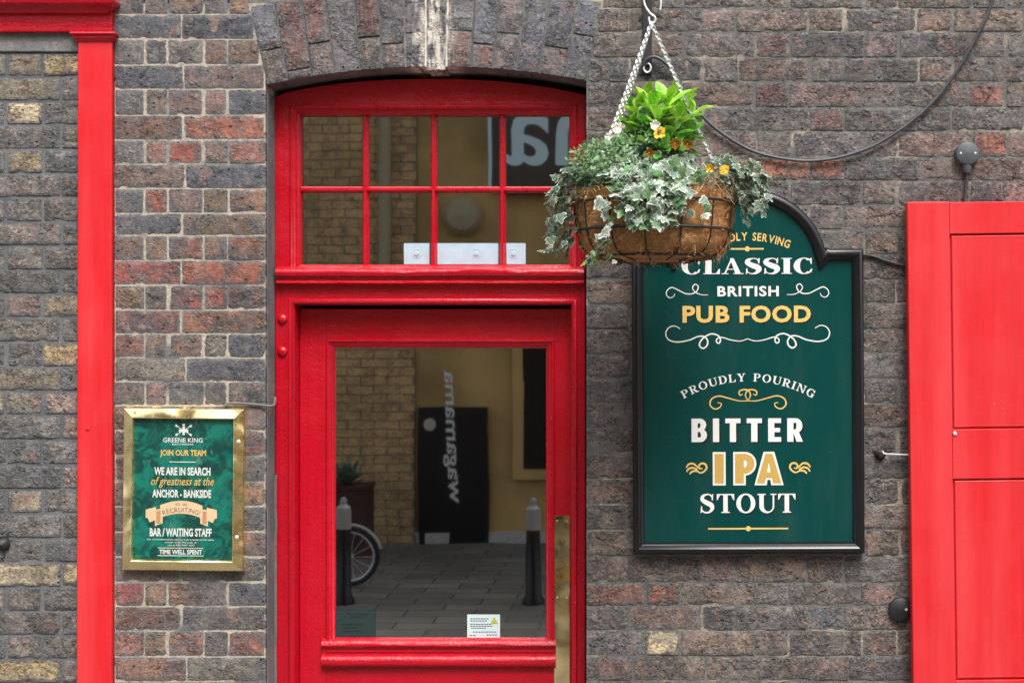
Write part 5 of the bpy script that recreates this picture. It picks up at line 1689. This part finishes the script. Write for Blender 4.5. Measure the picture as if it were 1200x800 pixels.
M['small'] = leaf_mat('small_green_leaf', ((.12, .28, .11), (.23, .43, .20)), (.42, .58, .38), .9, .45)
M['stem'] = simple('green_stem', lin(86, 96, 52), .6)
M['dry'] = simple('dry_stem', lin(150, 116, 78), .8, var=.3, vscale=60)

def ivy_shape(k):
    r_ = random.Random(50 + k)
    half = [(.20, -.14), (.40, -.06), (.50, .10), (.34, .24), (.50, .44), (.36, .50), (.22, .56), (.13, .80)]
    half = [(x * r_.uniform(.78, 1.18), y + r_.uniform(-.05, .05)) for x, y in half]
    outl = [(0, 0)] + half + [(0, 1.0)] + [(-x, y) for x, y in reversed(half)]
    c = (0, .36)
    vs_ = [(c[0], c[1])]; at = [0.0]
    inn = [(c[0] + (x - c[0]) * .66, c[1] + (y - c[1]) * .66) for x, y in outl]
    vs_ += inn; at += [.55] * len(inn); vs_ += outl; at += [1.0] * len(outl)
    n = len(outl); fs_ = []
    for i in range(n):
        j = (i + 1) % n
        fs_.append((0, 1 + i, 1 + j)); fs_.append((1 + i, 1 + n + i, 1 + n + j, 1 + j))
    cup = r_.uniform(.12, .34); droop = r_.uniform(.1, .45)
    v3 = [(x, y, -abs(x) * cup - droop * (y - .3) ** 2 * .6 + noise.noise(Vector((x * 4, y * 4, k * 3.1))) * .05) for x, y in vs_]
    return v3, fs_, at
def obovate_shape(k):
    r_ = random.Random(90 + k)
    ws = [(.0, .03), (.2, .10), (.42, .19), (.62, .235), (.80, .19), (.93, .09), (1.0, .0)]
    vs_, at, fs_ = [], [], []
    bend = r_.uniform(.05, .3)
    for i, (y, w) in enumerate(ws):
        zc = -bend * y * y
        vs_ += [(-w, y, zc + w * .35), (0, y, zc), (w, y, zc + w * .35)]; at += [1, 0, 1]
    for i in range(len(ws) - 1):
        for q in range(2): fs_.append((i*3+q, i*3+q+1, i*3+q+4, i*3+q+3))
    return vs_, fs_, at
def oval_shape(k):
    vs_ = [(0, 0, 0), (.28, .3, -.03), (.26, .68, -.05), (0, 1, -.12), (-.26, .68, -.05), (-.28, .3, -.03), (0, .5, .02)]
    return vs_, [(6, i, (i + 1) % 6) for i in range(6)], [.6, 1, 1, 1, 1, 1, 0]
def shape_mesh(nm, shp, mat):
    v3, fs_, at = shp
    me = bpy.data.meshes.new(nm); me.from_pydata(v3, [], fs_)
    a = me.attributes.new('edge', 'FLOAT', 'POINT')
    for i, x in enumerate(at): a.data[i].value = x
    me.materials.append(mat); me.polygons.foreach_set('use_smooth', [True] * len(me.polygons))
    return me
IVY = [ivy_shape(k) for k in range(7)]
IVY_ME = [shape_mesh('leaf', s_, M['ivy']) for s_ in IVY]; IVYG_ME = [shape_mesh('leaf', s_, M['ivy_green']) for s_ in IVY]; IVYW_ME = [shape_mesh('leaf', s_, M['ivy_white']) for s_ in IVY]; IVYY_ME = [shape_mesh('leaf', s_, M['ivy_young']) for s_ in IVY[:3]]
OBO_ME = [shape_mesh('leaf', obovate_shape(k), M['glossy']) for k in range(5)]
OBO2_ME = [shape_mesh('leaf', obovate_shape(k), M['glossy2']) for k in range(3)]

def frame_of(tip_dir, normal):
    y = tip_dir.normalized(); z = (normal - y * normal.dot(y))
    if z.length < 1e-4: z = y.orthogonal()
    z.normalize(); x = y.cross(z)
    return Matrix((x, y, z)).transposed()
pr_ = random.Random(21)
def rv(s=1): return Vector((pr_.gauss(0, s), pr_.gauss(0, s), pr_.gauss(0, s)))

class Plant:
    def __init__(self, root, mat, limit=300):
        self.root = root; self.leaves = []; self.mat = mat; self.limit = limit
    def leaf(self, pos, tip, nrm, size, me, shp):
        self.leaves.append((pos, frame_of(tip, nrm), size, me, shp))
    def finish(self):
        # nearest to the viewer first: those become leaves of their own
        self.leaves.sort(key=lambda l: l[0].y - l[2] * 2)
        for (pos, rot, size, me, shp) in self.leaves[:self.limit]:
            o = bpy.data.objects.new('leaf', me); COL.objects.link(o); o.parent = self.root
            o.matrix_local = Matrix.Translation(pos - origin(self.root)) @ rot.to_4x4() @ Matrix.Scale(size, 4)
        rest = self.leaves[self.limit:]
        if rest:
            mb = MB(); mb.attr = []
            for (pos, rot, size, me, shp) in rest:
                mb.add([pos + rot @ (Vector(v) * size) for v in shp[0]], shp[1]); mb.attr += shp[2]
            o = mb.build('leaf_mass', self.mat, self.root, smooth=True, angle=0); o['kind'] = 'stuff'

# --- trailing variegated ivy
iv = thing('ivy_plant', 'variegated grey-green and cream ivy spilling over the hanging basket rim', 'ivy', (C0.x, C0.y, C0.z + .02))
IP = Plant(iv, M['ivy'], 300)
stems = MB()
def ivy_leaf(p, out, size=None, young=False):
    size = size or pr_.uniform(.024, .042)
    k = pr_.randrange(7 if not young else 3)
    tip = (Vector((out.x * .5, out.y * .5, -.7)) + rv(.62))
    nrm = out + Vector((0, -.35, .9)) + rv(.42)
    u_ = pr_.random()
    IP.leaf(p, tip, nrm, size * pr_.choice((.7, .85, 1, 1, 1.12)), (IVYY_ME if young else (IVYG_ME if u_ < .32 else (IVYW_ME if u_ > .72 else IVY_ME)))[k], IVY[k])
def vine(pts, step=.016, spread=.018, tipyoung=True, s0=.036, s1=.022):
    c = catmull(pts, 10)
    stems.tube(c, .0013, 5)
    L = 0; nxt = 0
    tot = sum((c[i+1] - c[i]).length for i in range(len(c) - 1))
    for i in range(len(c) - 1):
        seg = c[i+1] - c[i]
        while nxt < L + seg.length:
            f = nxt / tot
            p = c[i] + seg * ((nxt - L) / max(1e-6, seg.length))
            out = Vector((p.x - C0.x, p.y - C0.y, 0)); out = out.normalized() if out.length > .01 else Vector((0, -1, 0))
            ivy_leaf(p + rv(spread * .6) + out * spread * .3, out, (s0 + (s1 - s0) * f) * pr_.uniform(.8, 1.2), tipyoung and f > .8)
            nxt += step * pr_.uniform(.7, 1.3)
        L += seg.length
def Bp(px, py, dy): return P(px, py, BY + dy)
# centre front cascade
for k in range(15):
    px = pr_.uniform(722, 800)
    y_end = pr_.uniform(232, 268) if 735 < px < 800 else pr_.uniform(225, 250)
    vine([Bp(px + pr_.uniform(-14, 14), pr_.uniform(172, 192), -.08), Bp(px + pr_.uniform(-8, 8), 205, -.19), Bp(px, 225, -.235), Bp(px + pr_.uniform(-8, 8), y_end, -.235)], .0128, tipyoung=False, s0=.043, s1=.032)
for k in range(3):
    px = (764, 775, 784)[k]
    vine([Bp(px, 215, -.22), Bp(px, 240, -.24), Bp(px + 3, (276, 270, 262)[k], -.235)], .014, s0=.04, s1=.034, tipyoung=False)
# left shoulder and trailing curtain
for k in range(11):
    px = pr_.uniform(648, 682); y_end = pr_.uniform(250, 298)
    dyy = pr_.uniform(-.14, .06)
    vine([Bp(px + 36, pr_.uniform(196, 212), dyy * .5), Bp(px + 14, pr_.uniform(192, 214), dyy), Bp(px + 2, 236, dyy), Bp(px + pr_.uniform(-6, 6), y_end, dyy)], .0132, s0=.036, s1=.024)
vine([Bp(660, 255, -.1), Bp(652, 280, -.1), Bp(645, 291, -.1), Bp(634, 294, -.1)], .014, .008, True, .026, .018)
vine([Bp(672, 230, -.1), Bp(652, 232, -.12), Bp(638, 233, -.12)], .014, .008, True, .024, .018)
vine([Bp(705, 232, -.19), Bp(712, 262, -.22), Bp(704, 285, -.2), Bp(694, 304, -.18)], .014, .010, True, .034, .026)
vine([Bp(706, 288, -.21), Bp(690, 300, -.2), Bp(684, 305, -.18)], .011, .010, True, .028, .022)
vine([Bp(706, 290, -.21), Bp(716, 300, -.2), Bp(726, 300, -.2)], .014, .008, True, .024, .02)
# right shoulder
for k in range(15):
    px = pr_.uniform(836, 888); y_end = pr_.uniform(222, 256) if px > 852 else 222
    dyy = pr_.uniform(-.13, .06)
    vine([Bp(px - 16, pr_.uniform(196, 206), dyy * .5), Bp(px + 2, pr_.uniform(190, 206), dyy), Bp(px + 6, 222, dyy), Bp(px + pr_.uniform(-4, 5), y_end, dyy)], .0115, s0=.036, s1=.026)
vine([Bp(868, 230, -.05), Bp(874, 250, -.05), Bp(872, 262, -.06)], .012, .010, True)
for px, py in ((806, 226), (822, 232), (830, 240), (812, 247), (800, 246), (826, 250)):
    ivy_leaf(Bp(px, py, -.215), Vector((.3, -1, 0)), .034)
# broad covering mound between
for k in range(430):
    a = pr_.uniform(0, 2 * math.pi); r = .2 * math.sqrt(pr_.random())
    hh = .055 + .095 * (1 - (r / .21) ** 2) + pr_.uniform(-.012, .018)
    p = C0 + Vector((r * math.cos(a), r * math.sin(a), hh))
    if p.x - C0.x > .09 and abs(p.y - C0.y) < .2: p.z -= .03
    out = Vector((math.cos(a), math.sin(a), .6)) * (r / .2) + Vector((0, -.1, .4))
    ivy_leaf(p, out.normalized(), pr_.uniform(.022, .042))
IP.finish()
so = stems.build('stems', M['stem'], iv, smooth=True, angle=0)

# --- small-leaved green plant on the left shoulder
sm = thing('small_leaved_plant', 'fine-leaved mid green plant on the left shoulder of the hanging basket', 'plant', (C0.x - .12, C0.y, C0.z + .02))
mb = MB(); mb.attr = []
OV = oval_shape(0)
for k in range(2300):
    u = rv(1).normalized() * (pr_.random() ** .35)
    ce = P(714, 194, BY - .07)
    p = ce + Vector((u.x * .115, u.y * .115, u.z * .074))
    if u.x > .1: p.z += .025 * u.x
    sz = pr_.uniform(.008, .015)
    rot = frame_of(u + rv(.6), u + Vector((0, -.2, .7)) + rv(.4))
    mb.add([p + rot @ (Vector(v) * sz) for v in OV[0]], OV[1]); mb.attr += OV[2]
for k in range(800):
    u = rv(1).normalized() * (pr_.random() ** .35)
    p = P(756, 172, BY - .03) + Vector((u.x * .11, u.y * .12, u.z * .045)); sz = pr_.uniform(.009, .016)
    rot = frame_of(u + rv(.6), u + Vector((0, -.2, .7)) + rv(.4))
    mb.add([p + rot @ (Vector(v) * sz) for v in OV[0]], OV[1]); mb.attr += OV[2]
o = mb.build('leaf_mass', M['small'], sm, smooth=True, angle=0); o['kind'] = 'stuff'
mb = MB()
for k in range(26):
    p0_ = C0 + Vector((-.12 + pr_.uniform(-.04, .04), -.05 + pr_.uniform(-.05, .05), .02))
    p1_ = P(708, 200, BY - .07) + Vector((pr_.uniform(-.1, .1), pr_.uniform(-.09, .09), pr_.uniform(0, .05)))
    mb.tube([p0_, (p0_ + p1_) / 2 + Vector((0, 0, .02)), p1_], .0012, 4)
mb.build('stems', M['stem'], sm)

# --- bright glossy bush at the top
gb_ = thing('glossy_shrub', 'bright lime green glossy-leaved shrub rising from the top of the basket', 'shrub', (C0.x, C0.y, C0.z + .03))
GP = Plant(gb_, M['glossy'], 300)
mb = MB()
base_ = C0 + Vector((0, .0, .03))
for (px, py, dy, ln, deep) in ((783, 122, -.03, .068, 0), (764, 128, -.05, .064, 0), (748, 132, -.02, .058, 0), (772, 142, -.08, .060, 0), (795, 140, -.04, .062, 0), (757, 148, -.07, .056, 1), (785, 156, -.09, .058, 1), (812, 132, .0, .056, 0), (738, 150, -.03, .054, 0), (804, 158, -.04, .060, 1), (770, 158, -.06, .054, 1), (758, 118, .03, .056, 0), (797, 120, .04, .058, 0), (780, 138, .06, .06, 1), (745, 142, .06, .056, 1), (805, 146, .07, .056, 1), (762, 168, -.10, .052, 1), (788, 172, -.10, .052, 1), (806, 172, -.05, .054, 1), (744, 166, -.06, .050, 1), (776, 176, -.13, .046, 1)):
    tip = Bp(px, py, dy)
    mid = (base_ + tip) / 2 + Vector((0, 0, .015)) + rv(.006)
    mb.tube(catmull([base_ + rv(.012), mid, tip], 5), .0022, 5)
    ax = (tip - mid).normalized()
    for q in range(9):
        a = q * 2.399 + px; el = .05 + 1.15 * (q / 9)
        s1 = ax.orthogonal().normalized(); s2 = ax.cross(s1)
        d_ = (s1 * math.cos(a) + s2 * math.sin(a)) * math.cos(el) + ax * math.sin(el)
        nrm = ax * math.cos(el) - (s1 * math.cos(a) + s2 * math.sin(a)) * math.sin(el) * .6 + rv(.2) + Vector((0, -.1, .3))
        k_ = pr_.randrange(3)
        GP.leaf(tip - ax * .028 * (1 - q / 9), d_, nrm, ln * pr_.uniform(.85, 1.35), (OBO2_ME if (deep or q < 3) else OBO_ME)[k_], None)
mb.build('stems', M['stem'], gb_, smooth=True, angle=0)
GP.finish()

# --- pansies
M['petal'] = simple('yellow_petal', lin(240, 196, 40), .55, var=.12, vscale=150)
M['petal_old'] = simple('faded_amber_petal', lin(206, 140, 50), .6, var=.25, vscale=150)
M['petal_white'] = simple('white_petal', lin(236, 236, 228), .55, var=.05, vscale=150)
M['blotch'] = simple('dark_maroon_blotch', lin(58, 24, 20), .6)
def pansy(px, py, dy, size, mat, label, blotch=True, droop=0.0, petals=5):
    c = Bp(px, py, dy)
    t = thing('pansy', label, 'flower', c, 'pansies in the hanging basket')
    face = (Vector((pr_.uniform(-.35, .35), -1, .25 - droop)) ).normalized()
    right = face.cross(Vector((0, 0, 1))).normalized() * -1; up = right.cross(face) * -1
    if up.z < 0: up = -up
    for k in range(petals):
        a = R(90 + 360 / petals * k + pr_.uniform(-8, 8)); big = 1.2 if k in (2, 3) else 1.0
        d_ = right * math.cos(a) + up * math.sin(a); s_ = right * -math.sin(a) + up * math.cos(a)
        vs_ = [c - face * .0008]
        for q in range(9):
            th = -1.15 + 2.3 * q / 8
            rr = size * big * (.98 - .10 * abs(q - 4) / 4 + pr_.uniform(-.06, .06)) * (math.cos(th * .55))
            vs_.append(c + d_ * rr * math.cos(th * .75) + s_ * rr * math.sin(th * .75) + face * (k * .0007 + .003 * math.sin(q * 2.1) + (rr * .25 if droop else 0)))
        b = MB(); b.add(vs_, [(0, i, i + 1) for i in range(1, 9)]); b.build('petal', mat, t, smooth=True, angle=0)
    if blotch:
        b = MB(); q0 = c + face * .0052
        b.add([q0] + [q0 + (right * math.cos(2*math.pi*i/10) + up * math.sin(2*math.pi*i/10)) * size * (.42 if i % 2 else .26) for i in range(10)], [(0, 1 + i, 1 + (i + 1) % 10) for i in range(10)])
        b.build('blotch', M['blotch'], t)
    b = MB(); b.lathe(c + face * .0065, [(.0016, -.001), (.0018, .001), (0, .002)], 8); b.build('eye', M['petal'], t)
    b = MB(); b.tube(catmull([c - face * .001, c - face * .012 + Vector((0, 0, -.01)), c - face * .02 + Vector((0, .01, -.05))], 5), .0011, 5); b.build('stalk', M['stem'], t)
pansy(773, 155, -.16, .017, M['petal'], 'open yellow pansy with dark centre, highest and largest flower in the basket')
pansy(791, 167, -.15, .015, M['petal_old'], 'drooping amber pansy just right of the highest yellow flower', False, .9, 4)
pansy(806, 168, -.13, .014, M['petal_old'], 'faded amber pansy beside the right chain, below the lime green leaves', True, .8, 4)
pansy(761, 178, -.18, .012, M['petal_old'], 'withered brown-orange pansy low in the ivy at basket centre', True, .8, 4)
pansy(849, 199, -.13, .014, M['petal'], 'round yellow flower at right, nearest the basket rim end', False, 0, 6)
pansy(832, 197, -.10, .012, M['petal'], 'small yellow flower left of the round one by the right chain foot', False, .3, 5)
pansy(726, 150, -.06, .016, M['petal_white'], 'larger white flower beside the left chains', False, .2, 5)
pansy(713, 160, -.09, .011, M['petal_white'], 'tiny white flower below the larger white one, leftmost in basket', False, .2, 4)
pansy(768, 146, -.15, .014, M['petal_white'], 'white flower just above the dark-centred yellow pansy', False, .2, 4)

# --- withered stalks on the right side and dry leaves beneath
dr_ = thing('withered_stalks', 'tangle of dry brown stalks at the right rim of the basket', 'dead stalks', (C0.x + .13, C0.y - .1, C0.z + .03))
mb = MB()
for k in range(34):
    a = Bp(pr_.uniform(808, 845), pr_.uniform(202, 214), pr_.uniform(-.18, -.08))
    e_ = Bp(pr_.uniform(812, 862), pr_.uniform(196, 240), pr_.uniform(-.22, -.1))
    mb.tube(catmull([a, (a + e_) / 2 + rv(.012), e_], 4), .0009, 4)
mb.build('stalks', M['dry'], dr_)
